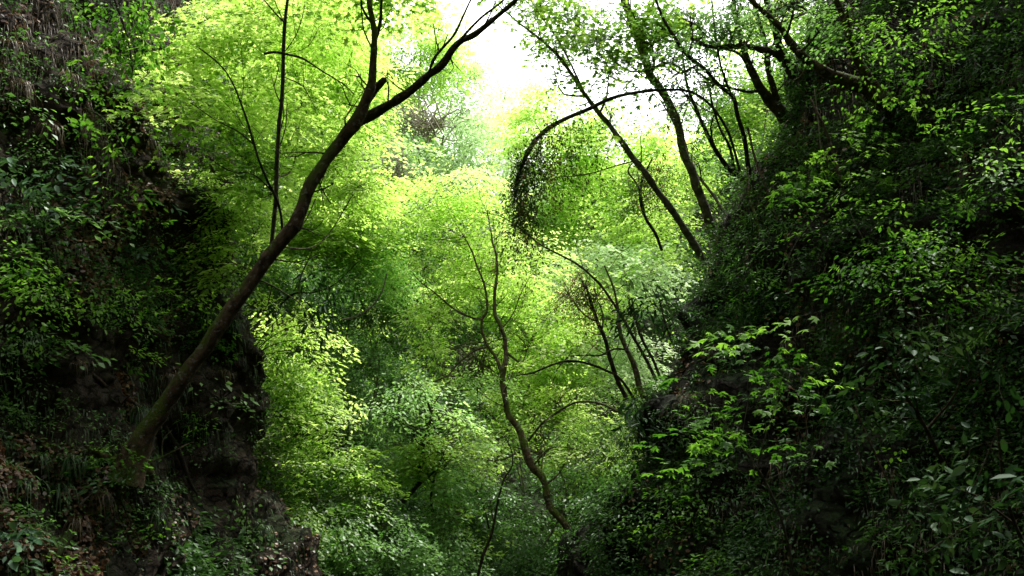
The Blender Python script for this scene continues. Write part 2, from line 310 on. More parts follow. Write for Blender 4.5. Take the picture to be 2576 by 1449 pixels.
# ------------------------------------------------------------------ plants
def SP(tpl='diamond', size=.07, mat='lime', L=.7, npl=26, **k):
    d = dict(tpl=tpl, size=size, mat=mat, L=L, npl=npl); d.update(k); return d
SPEC = {
 'lime_near': SP('star', .085, 'lime', .85, 26, W=.42, droop=.22, nj=.18, thick=.01, tiltj=.12, tier=.6),
 'lime': SP('oval', .085, 'lime', .9, 32, W=.45, droop=.28, nj=.15, thick=.012, tier=.62),
 'lime_hang': SP('oval', .08, 'near', .7, 22, W=.35, droop=.6, nj=.45, hang=.6),
 'maple': SP('star', .075, 'maple', .9, 28, W=.45, droop=.18, nj=.16, thick=.01, tiltj=.12),
 'maplefar': SP('diamond', .095, 'lime', 1.1, 40, W=.5, droop=.22, nj=.14, thick=.008, tiltj=.12, tier=.8),
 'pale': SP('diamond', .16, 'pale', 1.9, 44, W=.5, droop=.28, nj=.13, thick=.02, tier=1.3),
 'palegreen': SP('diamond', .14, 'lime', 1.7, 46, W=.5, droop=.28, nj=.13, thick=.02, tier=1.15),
 'mint': SP('oval', .095, 'mint', .9, 24, W=.5, droop=.35, nj=.2, thick=.012),
 'green': SP('diamond', .085, 'green', .8, 32, W=.5, droop=.3, nj=.3, thick=.03),
 'dark': SP('oval', .09, 'dark', .7, 26, W=.5, droop=.3, nj=.5, thick=.06),
 'laurel': SP('oval', .082, 'laurel', .35, 18, W=.6, droop=.5, nj=.6, hang=.5, thick=.05, tiltj=.4),
 'laurelfar': SP('lance', .15, 'laurel', .5, 16, W=.6, droop=.5, nj=.6, hang=.6, thick=.06, tiltj=.4),
 'teal': SP('oval', .10, 'teal', .5, 16, W=.5, droop=.3, nj=.4),
 'near': SP('oval', .062, 'near', .6, 24, W=.4, droop=.25, nj=.25),
 'nearmaple': SP('maple', .082, 'near', .55, 14, W=.5, droop=.25, nj=.25),
 'beech': SP('oval', .055, 'near', .65, 24, W=.4, droop=.18, nj=.2, thick=.01),
 'ivy': SP('oval', .042, 'vine', .5, 34, W=.4, droop=1.0, nj=.7, hang=.8, thick=.06),
 'darkcanopy': SP('diamond', .065, 'green', .8, 34, W=.45, droop=.2, nj=.25, thick=.02),
}
def blob_sprays(b, sp, gap=-.12):
    px, py, rx, ry, d, rd, cov = b
    c = P(px, py, d); rxm, rym = rx * d / F, ry * d / F
    spx = sp['size'] * F / d
    cov *= np.interp(d, [8, 12, 16, 22, 40], [1.05, 1.3, 1.6, 2.1, 2.4])
    N = cov * math.pi * rx * ry / (.30 * spx * spx) ; S = max(2, int(N / sp['npl']))
    C = []; tries = 0
    while len(C) < S and tries < 30:
        tries += 1
        v = unit(R.normal(size=(S, 3))) * (R.uniform(0, 1, (S, 1)) ** .45) * np.where(R.uniform(size=(S, 1)) < .2, 1.3, 1.0)
        tz = sp.get('tier', max(.32, sp['L'] * .42))
        p = c + v * np.array([rxm, rd, rym])
        zz = p[:, 2] + .5 * p[:, 0] * 0
        off = vnoise(p * np.array([1, 1, 0]), .9, 3.3) * 1.2
        p[:, 2] = np.round((zz + off) / tz) * tz - off + R.normal(0, tz * .07, len(p))
        g = vnoise(p, 1.1 / max(.6, sp['L']), 11.7)
        C += list(p[g > (gap if tries < 6 else -9)])
    C = np.array(C[:S])
    dr = (C - c) / np.array([rxm, rd, rym]); dr[:, 2] = 0
    dr = dr * 1.0 + R.normal(0, .55, dr.shape); dr[:, 2] = R.normal(-.12, .15, len(C))
    dr = unit(dr); B = C - dr * sp['L'] * .5
    rr_ = (((C - c) / np.array([rxm, rd, rym])) ** 2).sum(1); tb = .42 + .3 * (np.clip(rr_, 0, 1.2) - .5) + .2 * (C[:, 2] - c[2]) / (rym + .01) + R.normal(0, .17, len(C)) + .4 * vnoise(C, .8 / max(.6, sp['L']), 40.)  # inner and lower sprays tinted darker: crown shading put into the colour
    return c, B, dr, tb
def plant(name, label, cat, parts, blobs, spec, group=None, crown='crown', bark='bark', tw=1.0, limb=True, gap=-.12, tint=0.0, base=None, wsc=.8):
    specs = spec if isinstance(spec, dict) else SPEC[spec]
    nodes = []
    built = []
    for pt in parts:
        nm, pts, d0, d1 = pt[:4]; mt = pt[4] if len(pt) > 4 else bark
        if d0 is None: d0 = hit(pts[0][0], pts[0][1]) + .12
        if d1 is None: d1 = d0 - .8
        n_ = len(pts); ln = np.concatenate([[0], np.cumsum([math.dist(pts[i][:2], pts[i + 1][:2]) for i in range(n_ - 1)])]); ln = ln / ln[-1]
        ds = d0 + (d1 - d0) * ln
        pw = np.array([P(p[0], p[1], dd) for p, dd in zip(pts, ds)]); rr = np.array([max(p[2] * wsc, 1.2) * dd / F / 2 for p, dd in zip(pts, ds)])
        st = max(.06, rr.max() * .55); path, rad = catmull(pw, rr, st)
        w = np.array([noise.noise_vector(Vector(q * 1.7)) + .4 * noise.noise_vector(Vector(q * 4.5)) for q in path]) * (.03 if rr.max() > .1 else np.clip(rr.max() * .4, .012, .04)); w[0] = 0
        path = path + w
        built.append((nm, path, rad, mt)); nodes += [(path[i], rad[i]) for i in range(0, len(path), 3)]
    if base is None: base = built[0][1][0] if built else P(blobs[0][0], blobs[0][1], blobs[0][4])
    root = bpy.data.objects.new(name, None); COL.objects.link(root); root.location = base; root.empty_display_size = .3
    meta(root, label, cat, group)
    for nm, path, rad, mt in built:
        mb = MB(); big = rad.max() > .05
        mb.tube(path, rad, 18 if big else 7, .24 if big else .12); mb.build(nm, M[mt], root, base)
    allp = []; twm = MB(); NP = np.array([q for q, r in nodes]) if nodes else None
    for b in blobs:
        sp_b = specs
        if len(b) > 7: sp_b = SPEC[b[7]]; b = b[:7]
        c, B, dr, tb = blob_sprays(b, sp_b, gap)
        if len(B) == 0: continue
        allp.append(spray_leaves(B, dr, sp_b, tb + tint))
        if limb and NP is not None:
            k = int(np.argmin(np.linalg.norm(NP - c + np.array([0, 0, .6]), axis=1))); s0 = NP[k]; r0 = nodes[k][1]
            r0 = min(r0 * .6, .035) * tw
            mid = (s0 + c) / 2 + np.array([0, 0, -.12 * np.linalg.norm(c - s0)]) + R.normal(0, .08, 3)
            path, rad = catmull([s0, mid, c], [r0, r0 * .7, r0 * .4], .15); twm.tube(path, rad, 5)
            for q in range(0, len(B), max(1, len(B) // 26)):
                e = B[q]; kk = int(np.argmin(np.linalg.norm(path - e, axis=1))); s1 = path[kk]
                m2 = (s1 + e) / 2 + R.normal(0, .06, 3)
                e2 = e + dr[q] * sp_b['L'] * .8; e2[2] -= sp_b.get('droop', .2) * .5 * sp_b['L']
                p2, r2 = catmull([s1, m2, e, e2], [r0 * .4, r0 * .3, r0 * .2, r0 * .1], .2); twm.tube(p2, r2, 4)
    if cat == 'tree':
        for nm, path, rad, mt in built:
            if len(path) < 8: continue
            ln = np.concatenate([[0], np.cumsum(np.linalg.norm(np.diff(path, axis=0), axis=1))]); tan = unit(np.gradient(path, axis=0))
            s_ = ln[-1] * (.35 if nm == 'trunk' else .15)
            while s_ < ln[-1]:
                i = int(np.searchsorted(ln, s_)); i = min(i, len(path) - 1); r_ = min(rad[i] * .35, .014); l_ = R.uniform(.35, .95) * (1 if path[i][1] < 18 else 1.5)
                d_ = unit(tan[i] * .6 + R.normal(0, .7, 3) + [0, 0, .25]); p0 = path[i]; p1 = p0 + d_ * l_ * .4 + R.normal(0, .04, 3); p2 = p0 + d_ * l_ * .75 + R.normal(0, .07, 3); p3 = p0 + d_ * l_ + R.normal(0, .12, 3)
                a_, b_ = catmull([p0, p1, p2, p3], [r_, r_ * .75, r_ * .5, r_ * .25], .12); twm.tube(a_, b_, 4)
                d2 = unit(d_ + R.normal(0, .6, 3)); q_, w_ = catmull([p1, p1 + d2 * l_ * .3, p1 + d2 * l_ * .55 + R.normal(0, .05, 3)], [r_ * .6, r_ * .4, r_ * .2], .12); twm.tube(q_, w_, 4)
                s_ += R.uniform(.22, .6)
    if twm.n: twm.build('twigs', M[bark], root, base)
    # one crown mesh (sprays of one leaf kind)
    if allp:
        pos, nrm, fwd, size, tin = [np.concatenate(x) for x in zip(*allp)]
        TOTAL[0] += len(pos)
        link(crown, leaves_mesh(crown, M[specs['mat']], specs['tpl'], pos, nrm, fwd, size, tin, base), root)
    return root
def hang_stuff(): pass
LEAN = 'trees leaning out from the gorge walls'
# ---- the large leaning tree
plant('leaning_tree', 'thick forked dark trunk with mossy foot leaning right from the left bank', 'tree', [
 ('trunk', [(312, 1215, 110), (335, 1150, 84), (368, 1088, 62), (425, 1000, 50), (497, 900, 46), (560, 812, 44), (622, 722, 42), (690, 632, 42), (738, 572, 44), (766, 515, 40), (782, 462, 38), (815, 408, 37), (852, 358, 36), (905, 292, 40), (925, 245, 30), (934, 205, 28), (937, 150, 22), (941, 80, 20), (932, 20, 17), (925, -60, 13), (935, -200, 6)], hit(330, 1170) - .35, 12.0, 'mossbark'),
 ('branch', [(895, 310, 34), (935, 285, 32), (975, 262, 28), (1015, 238, 26), (1060, 202, 24), (1110, 165, 22), (1150, 110, 22), (1190, 88, 19), (1230, 60, 16), (1265, 28, 14), (1300, -5, 12), (1370, -80, 7)], 12.2, 11.4),
 ('branch', [(918, 262, 24), (945, 222, 26), (968, 197, 18)], 12.1, 12.0),
 ('branch', [(1080, 185, 9), (1088, 155, 8), (1110, 125, 8), (1140, 90, 8), (1162, 45, 7), (1185, -5, 5)], 11.9, 11.6),
 ('branch', [(1148, 112, 9), (1180, 75, 8), (1215, 42, 8), (1260, 5, 6), (1290, -30, 4)], 11.7, 11.4),
 ('branch', [(940, 115, 12), (955, 55, 11), (962, -10, 8), (985, -90, 5)], 12.0, 11.8),
 ('branch', [(936, 60, 9), (912, 20, 7), (905, -30, 4)], 12.0, 11.9),
 ('branch', [(1105, 130, 5), (1095, 95, 4), (1090, 60, 3)], 11.8, 11.7),
 ('branch', [(325, 1175, 46), (302, 1230, 30), (285, 1290, 16)], hit(330, 1170) - .3, hit(285, 1290) - .02, 'mossbark'),
 ('branch', [(345, 1150, 44), (372, 1190, 30), (395, 1235, 14)], hit(340, 1150) - .3, hit(395, 1235) - .02, 'mossbark'),
 ('branch', [(340, 1160, 36), (270, 1150, 22), (215, 1120, 12)], hit(340, 1160) - .25, hit(215, 1120) - .02, 'mossbark'),
], [(1020, -120, 170, 70, 12, 2.0, 3), (800, -160, 160, 80, 12.5, 2, 3), (1290, -150, 130, 60, 11.5, 1.5, 2.0)], 'lime_near', bark='bark', wsc=.82)  # crown blobs sit mostly above the frame, added to shade the near walls
plant('slender_tree', 'straight pale-streaked slender trunk standing just behind the forked trunk', 'tree', [
 ('trunk', [(684, 620, 13), (690, 540, 14), (695, 460, 14), (697, 390, 14), (702, 320, 13), (709, 250, 13), (713, 170, 13), (715, 100, 12), (721, 20, 10), (735, -80, 7)], 12.9, 11.6, 'greybark'),
 ('branch', [(664, 135, 8), (690, 131, 8), (714, 135, 8), (760, 147, 7), (810, 180, 5), (860, 208, 4), (890, 235, 3)], 11.8, 12.6),
 ('branch', [(718, 60, 6), (690, 30, 5), (655, -10, 4)], 11.7, 11.6),
], [(800, 60, 150, 100, 16, 1.5, 2.6), (880, 200, 120, 110, 16.5, 1.5, 2.6), (760, 250, 90, 130, 16.5, 1.2, 2.2), (830, 400, 90, 80, 16.5, 1.0, 2.4), (900, 470, 90, 70, 16.5, 1.0, 2.4), (690, 30, 70, 50, 15, 1, 2)], 'lime', tint=.22)
plant('thin_maple', 'thin dark stem angling up left through a broad bright green maple canopy', 'tree', [
 ('trunk', [(712, 585, 9), (708, 545, 8), (696, 500, 8), (672, 450, 8), (652, 400, 7), (630, 330, 7), (610, 270, 6), (580, 200, 5), (550, 160, 5), (500, 120, 4)], 12.7, 11.2, 'darkbark'),
 ('branch', [(640, 365, 5), (600, 330, 4), (540, 300, 3), (480, 260, 3)], 12.1, 11.2, 'darkbark'),
 ('branch', [(690, 485, 5), (640, 440, 4), (580, 430, 3), (530, 400, 3)], 12.5, 12, 'darkbark'),
], [(600, 60, 190, 55, 13.4, 1.0, 2.2), (560, 140, 190, 55, 13.2, .9, 2.3), (610, 220, 170, 50, 13.6, 1.0, 2.2), (500, 250, 140, 38, 12.8, .8, 1.8), (420, 215, 90, 22, 11.6, .8, 1.4), (560, 330, 130, 50, 13.3, 1.2, 2.0), (620, 400, 110, 60, 14, 1, 2.2), (740, 330, 90, 70, 14.6, 1, 1.6), (330, 290, 80, 18, 11.5, .5, 1.0), (690, 430, 60, 50, 14, .8, 1.5)], 'lime_near', bark='darkbark', tint=-.02)
plant('bank_maple', 'bright green leafy bush spilling over the rock edge beside the forked trunk', 'shrub', [
 ('trunk', [(560, 700, 10), (555, 640, 9), (540, 560, 7), (520, 480, 5)], None, 14.4, 'darkbark'),
], [(540, 480, 90, 60, 14.6, .8, 2.0), (575, 570, 90, 65, 14.6, .8, 2.2), (540, 640, 90, 60, 14.2, .8, 2.0), (620, 500, 55, 60, 15, .8, 2.0), (600, 690, 70, 55, 14.2, .7, 2.0), (640, 590, 50, 50, 14.8, .6, 2)], 'lime', bark='darkbark', tint=-.02)
plant('overhanging_branch', 'cascade of small bright leaves hanging from the top left corner', 'branch', [
 ('branch', [(230, -160, 14), (260, -90, 12), (290, 0, 8), (320, 90, 6), (335, 180, 4)], 10.2, 9.6, 'darkbark'),
], [(300, 10, 70, 60, 9.8, .7, 2.0), (320, 90, 60, 60, 9.7, .6, 2.0), (270, 60, 40, 50, 9.8, .5, 1.3), (330, 160, 45, 40, 9.6, .5, 1.4), (310, 240, 45, 22, 9.6, .3, 1.0), (370, 60, 40, 50, 9.8, .5, 1.5)], 'lime_hang', bark='darkbark', tint=.15)
plant('overhanging_branch', 'dangling leafy sprays in front of the dark cave-like hollow of the left cliff', 'branch', [
 ('branch', [(150, 250, 8), (200, 265, 6), (260, 300, 5), (310, 370, 4), (330, 450, 3)], 12.6, 10.2, 'darkbark'),
], [(240, 290, 60, 20, 10.8, .5, 1.2), (290, 320, 55, 22, 10.5, .5, 1.1), (290, 420, 60, 18, 10.4, .4, 1.0), (330, 460, 45, 16, 10.3, .4, 1.0), (340, 520, 26, 18, 10.2, .3, .8), (220, 240, 50, 20, 11, .4, .9)], 'lime_hang', bark='darkbark', tint=.08, gap=-.3)
# ---- left bank shrubs
LB = 'low shrubs rooted on the left bank'
def shrub(label, px, py, rx, ry, spec, off=.5, cov=2.0, extra=(), tint=0, group=LB, cat='shrub', name='shrub', stems=3, bark='darkbark'):
    d = hit(px, py + ry); parts = []
    for k in range(stems):
        tx = px + rx * (k - (stems - 1) / 2) * .6; parts.append(('stem', [(px + k * 4, py + ry * 1.15, 5), (px + (tx - px) * .5, py + ry * .5, 4), (tx, py - ry * .2, 2.5)], d + .08, d - off))
    plant(name, label, cat, parts, [(px, py, rx, ry, d - off, max(.3, off * .9), cov)] + [(*e[:4], d - off, .4, e[4]) for e in extra], spec, group=group, crown='foliage', bark=bark, tint=tint, limb=True)
shrub('pale green spreading shrub at the left edge under the dark hollow', 60, 410, 70, 35, 'teal', .8, 1.8, [(90, 470, 90, 30, 1.6), (30, 370, 60, 20, 1.3)], .2)
shrub('bluish glossy-leaved shrub above the brown leaf litter patch', 260, 500, 110, 35, 'teal', .6, 1.6, [(210, 440, 60, 20, 1.1)], -.05)
shrub('dense dark green shrub mat between the two left edge shrubs', 110, 560, 120, 40, 'green', .5, 1.8)
shrub('bright serrated-leaved shrub spreading in tiers at the left edge', 60, 670, 90, 30, 'near', .9, 2.2, [(110, 740, 80, 28, 2), (30, 640, 60, 20, 1.5), (60, 800, 60, 20, 1.2)], .2)
shrub('bluish shrub scattered over leaf litter behind the trunk foot', 330, 640, 90, 30, 'teal', .4, 1.3, [(290, 600, 70, 20, 1)], .05)
shrub('small bright light green shrub near the centre of the left bank', 275, 765, 70, 26, 'near', .7, 1.8, [(330, 785, 40, 18, 1.2), (250, 800, 40, 14, 1)], .35)
shrub('flat maple seedling sprays just left of the mossy trunk', 440, 745, 75, 16, 'near', .9, 1.6, [(480, 770, 35, 10, 1.4)], .3)
shrub('little light green sprig between the log and the shrub above it', 345, 895, 34, 20, 'near', .5, 1.3, [], .3)
shrub('small mint sprout on the mossy ledge above the hollow', 300, 1000, 45, 14, 'teal', .4, 1.1, [], .15)
shrub('low sprouting plant below the hollow under the trunk foot', 300, 1120, 55, 26, 'near', .5, 1.3, [(310, 1155, 35, 10, 1)], .1)
shrub('pale broad-leaved sprout under the roots of the trunk', 320, 1225, 50, 16, 'teal', .6, 1.6, [], .2)
shrub('leafy sprigs on the rock face right of the trunk foot', 480, 1080, 60, 26, 'near', .4, 1.0, [(440, 1060, 40, 14, .8)], .05)
shrub('fern-like sprig on the shadowed rock right of the trunk', 555, 985, 55, 16, 'green', .4, 1.3, [], .25)
shrub('small leafy tuft on the upper rock buttress beside the trunk', 520, 840, 50, 30, 'near', .4, 1.3, [], .05)
shrub('broad-leaved seedling at the bottom left corner', 45, 1310, 45, 14, 'teal', .5, 1.1, [(30, 1340, 25, 10, .8)], .2)
shrub('small light sprig beside the bottom left mossy log', 130, 1400, 30, 14, 'near', .4, 1.1, [], .2)
shrub('sparse sprig high on the left edge below the dry grasses', 60, 240, 60, 30, 'green', .3, .8, [], .1)
shrub('lone leafy sprig at the foot of the left bank', 380, 1330, 60, 20, 'near', .4, .7, [], .05)
shrub('low green growth hugging the rock below the curtain of leaves', 620, 1320, 60, 40, 'green', .3, 1.1, [], 0)
shrub('dark leafed bush on the ledge above the trunk foot', 120, 880, 110, 40, 'green', .3, .9, [], -.1)
# ---- bright curtain growing on the left wall behind the near rock
CUR = 'bright bushes covering the sunlit left wall'
def hedge(label, blobs, spec, tint=0., name='bush', cat='bush', group=None, trunk=None, bark='bark', gap=.02):
    c = blobs[0]; b0 = P(c[0], c[1], c[4]); g = drop(b0)
    rel = g - CAM; dd = rel @ FW; gp = (1288 + F * (rel @ RT) / dd, 724.5 - F * (rel @ UP) / dd)
    w = 5 if name != 'tree' else 7; L_ = gp[1] - c[1]; x0 = gp[0] + random.uniform(-.35, .35) * L_; q0 = drop(P(x0, c[1] - 20, c[4])); rq = q0 - CAM; dd = rq @ FW; gp = (1288 + F * (rq @ RT) / dd, 724.5 - F * (rq @ UP) / dd); L_ = gp[1] - c[1]
    parts = trunk or [('trunk', [(gp[0], gp[1], w), (gp[0] * .75 + c[0] * .25 + random.uniform(-.1, .1) * L_, gp[1] * .7 + c[1] * .3, w * .9), (gp[0] * .4 + c[0] * .6 + random.uniform(-.1, .1) * L_, gp[1] * .4 + c[1] * .6, w * .75), (c[0], c[1], w * .5)], dd + .1, c[4])]
    plant(name, label, cat, parts, blobs, spec, group=group, bark=bark, tint=tint, gap=gap)
hedge('tall lime green bush curtain immediately right of the dark rock buttress', [(725, 890, 90, 70, 16.5, 1, 2.4), (760, 970, 95, 80, 17, 1, 2.4), (700, 820, 60, 50, 16.2, .7, 1.6), (810, 920, 60, 70, 17.5, .8, 2), (690, 960, 40, 80, 16, .5, 1.8)], 'lime', .02, group=CUR)
hedge('lime green bush mass beneath the tall curtain, halfway down the left wall', [(760, 1080, 110, 80, 16.5, 1, 2.4), (850, 1130, 90, 80, 17.5, 1, 2.2), (680, 1120, 50, 80, 15.8, .5, 1.8)], 'lime', -.12, group=CUR)
hedge('lowest rounded bush of the left wall above the bottom edge', [(800, 1260, 110, 70, 16, .9, 2.2), (900, 1230, 70, 60, 17, .8, 2.2), (720, 1250, 60, 60, 15.2, .6, 1.6), (760, 1330, 70, 40, 15.5, .6, 1.6)], 'lime', -.18, group=CUR)
hedge('mid green bush at the bottom edge left of centre', [(880, 1380, 110, 60, 15.5, .9, 2.2), (960, 1330, 80, 40, 16.5, .8, 2.0), (990, 1410, 90, 50, 16.5, .8, 2)], 'green', .25, group=CUR)
hedge('arching bamboo-like bush with fine stems right of the rock buttress top', [(700, 850, 70, 30, 15.6, .7, 1.0), (760, 810, 70, 30, 15.6, .6, 1.2), (780, 860, 60, 20, 15.6, .6, 1.0)], 'lime', .0, group=None, trunk=[('stem', [(630, 905, 4), (680, 870, 3), (740, 855, 3), (800, 850, 2)], 15.6, 15.2, 'darkbark'), ('stem', [(632, 895, 4), (680, 850, 3), (740, 820, 3), (790, 820, 2)], 15.6, 15.2, 'darkbark'), ('stem', [(630, 890, 4), (670, 835, 3), (715, 790, 3), (760, 775, 2)], 15.6, 15.2, 'darkbark'), ('stem', [(640, 900, 4), (700, 885, 3), (760, 880, 3), (830, 900, 2)], 15.6, 15.2, 'darkbark')])
plant('laurel_shrub', 'dark glossy-leaved evergreen hanging beside the thick trunk in the centre left', 'shrub', [('trunk', [(700, 770, 8), (740, 740, 7), (790, 735, 5), (840, 715, 4), (900, 660, 3)], 15, 14.2, 'darkbark')],
 [(800, 740, 55, 55, 14.2, .5, 1.6), (770, 690, 40, 25, 14.2, .4, 1.3), (800, 810, 35, 40, 14.2, .4, 1.3), (730, 760, 60, 25, 14.4, .4, .9)], 'laurelfar', bark='darkbark', tint=-.1)
# ---- middle distance
plant('mossy_tree', 'slender mossy crooked trunk rising from the centre of the gorge', 'tree', [
 ('trunk', [(1432, 1335, 36), (1405, 1300, 34), (1380, 1262, 28), (1372, 1220, 26), (1362, 1196, 38), (1335, 1165, 36), (1318, 1120, 34), (1305, 1080, 30), (1282, 1045, 28), (1270, 1000, 27), (1266, 950, 26), (1272, 900, 22), (1268, 850, 19), (1255, 810, 19), (1243, 780, 18), (1245, 735, 15), (1250, 670, 12), (1238, 600, 9), (1225, 530, 5)], 20.5, 21.5, 'mossbark'),
 ('branch', [(1268, 955, 15), (1250, 905, 14), (1228, 872, 14), (1212, 835, 12), (1213, 802, 12), (1226, 775, 11), (1218, 715, 10), (1200, 670, 9), (1186, 630, 8), (1165, 590, 5)], 21, 21.5, 'mossbark'),
 ('branch', [(1213, 803, 9), (1180, 797, 8), (1135, 773, 8), (1100, 742, 7), (1060, 712, 5), (1040, 690, 3)], 21.2, 20.5),
 ('branch', [(1228, 872, 9), (1190, 884, 8), (1155, 912, 8), (1125, 945, 7), (1090, 960, 5)], 21.2, 21),
 ('branch', [(1330, 1108, 10), (1368, 1062, 9), (1418, 1027, 10), (1460, 1010, 11), (1512, 1015, 11), (1560, 1036, 10), (1600, 1050, 8)], 20.5, 16),
 ('branch', [(1308, 1137, 8), (1262, 1156, 8), (1205, 1156, 7), (1160, 1146, 5)], 20.7, 20.2),
 ('branch', [(1342, 1170, 8), (1380, 1130, 7), (1420, 1125, 6), (1470, 1135, 4)], 20.7, 20.4),
 ('branch', [(1260, 830, 6), (1290, 790, 5), (1310, 740, 4), (1330, 700, 3)], 21.2, 21),
], [(1090, 462, 95, 9, 22.8, .9, 2.6), (1190, 448, 85, 9, 22.9, .9, 2.4), (1010, 560, 75, 8, 22.2, .7, 2.2), (1130, 575, 120, 8, 22.2, .8, 2.0), (1060, 640, 100, 8, 21.9, .7, 2.0), (1250, 610, 90, 8, 22.6, .7, 1.8), (1340, 700, 80, 8, 22.6, .7, 1.8), (1170, 690, 70, 8, 22.2, .6, 1.6), (1130, 480, 120, 36, 23.6, 1.4, 2.2), (1080, 540, 100, 30, 23, 1.2, 2.0), (1210, 530, 120, 40, 23.6, 1.3, 2.2), (1150, 605, 140, 28, 23, 1.2, 1.9), (1060, 660, 90, 28, 22.4, 1., 1.9), (1240, 680, 120, 36, 23.5, 1.1, 1.7), (1120, 730, 90, 30, 22.8, 1.0, 1.7), (1320, 740, 110, 40, 23.5, 1.1, 1.7),
    (1080, 830, 60, 60, 22, .7, 1.6), (1100, 905, 40, 30, 22, .5, 1.5), (1330, 860, 100, 45, 24, 1.1, 1.8), (1400, 780, 80, 50, 23.5, 1.1, 1.7), (1395, 1060, 100, 18, 21.8, .6, 2.2), (1240, 1075, 70, 18, 21.6, .6, 2.2), (1370, 1112, 110, 14, 21.6, .6, 2.0), (1170, 1150, 100, 18, 20.6, .5, 2.0), (1430, 1145, 70, 16, 21.4, .5, 1.6)], 'maplefar', bark='bark', tint=.22, wsc=.56)
plant('tiered_tree', 'small dark-stemmed tree with flat whitish green tiers of leaves at lower centre', 'tree', [
 ('trunk', [(1015, 1262, 15), (1035, 1238, 13), (1050, 1218, 12), (1055, 1180, 10), (1063, 1130, 10), (1073, 1085, 9), (1083, 1040, 8), (1070, 1000, 5)], 19.5, 18.6, 'darkbark'),
 ('branch', [(1045, 1228, 10), (1070, 1205, 9), (1096, 1183, 7)], 19.4, 19, 'darkbark'),
 ('branch', [(1085, 1060, 6), (1090, 1020, 5), (1110, 990, 3)], 18.7, 18.4, 'darkbark'),
], [(1040, 975, 85, 16, 18.5, .7, 3.0), (960, 1035, 55, 16, 18.5, .6, 2.4), (1130, 1045, 60, 16, 18.2, .6, 2.6), (1150, 1068, 35, 10, 18.2, .4, 2), (1000, 1010, 60, 14, 18.8, .6, 1.4), (1040, 1085, 60, 14, 18.6, .5, 1.6)], 'mint', bark='darkbark', tint=.28)
plant('tiered_tree', 'lower soft green maple spreading flat under the whitish green tiers', 'tree', [('trunk', [(1090, 1300, 9), (1085, 1240, 8), (1100, 1180, 6), (1120, 1130, 4)], 19.6, 19.2, 'darkbark')],
 [(1110, 1140, 110, 22, 19, .8, 2.4), (1060, 1170, 80, 18, 19, .7, 2.0), (1010, 1120, 70, 20, 19.2, .6, 1.6), (1180, 1100, 60, 16, 19.2, .5, 1.5)], 'maple', bark='darkbark', tint=.05)
plant('sapling', 'thin bare dark stem rising from the bottom edge at centre', 'sapling', [
 ('stem', [(1198, 1470, 10), (1215, 1400, 10), (1236, 1345, 9), (1246, 1300, 8), (1254, 1250, 7), (1268, 1205, 6), (1288, 1172, 5), (1285, 1130, 4), (1268, 1095, 3)], 17, 17.4, 'darkbark'),
 ('stem', [(1268, 1205, 4), (1276, 1230, 3), (1262, 1270, 2)], 17.2, 17.0, 'darkbark')],
 [(1230, 1230, 60, 30, 17.3, .4, .5)], 'green')
plant('drooping_spray', 'pale drooping leaf fans over the dark ground at lower centre', 'plant', [('stem', [(1230, 1330, 5), (1215, 1270, 4), (1190, 1220, 3)], 20.5, 20)], [(1190, 1215, 70, 22, 20, .5, 1.8), (1240, 1240, 50, 22, 20, .5, 1.6), (1150, 1245, 40, 20, 20, .5, 1.4)], 'mint', tint=-.05)
plant('tiered_tree', 'sunlit leaf fans just left of the crooked mossy trunk at mid height', 'tree', [('trunk', [(1130, 1020, 7), (1132, 980, 8), (1125, 950, 7), (1150, 935, 4)], 22, 21.5, 'palebark')], [(1190, 945, 70, 16, 21.5, .7, 2.6), (1250, 965, 40, 12, 21.5, .5, 2)], 'mint', tint=.35)
plant('tiered_tree', 'rounded pale lime maple crown behind the crooked mossy trunk', 'tree', [('trunk', [(1360, 1190, 8), (1350, 1120, 8), (1340, 1040, 6)], 23.5, 23.5)], [(1310, 1005, 110, 20, 24, .8, 2.8), (1400, 1018, 90, 20, 24, .8, 2.8), (1220, 1030, 70, 16, 24, .7, 2.2), (1350, 1050, 120, 14, 24, .7, 2)], 'maplefar', tint=.15)
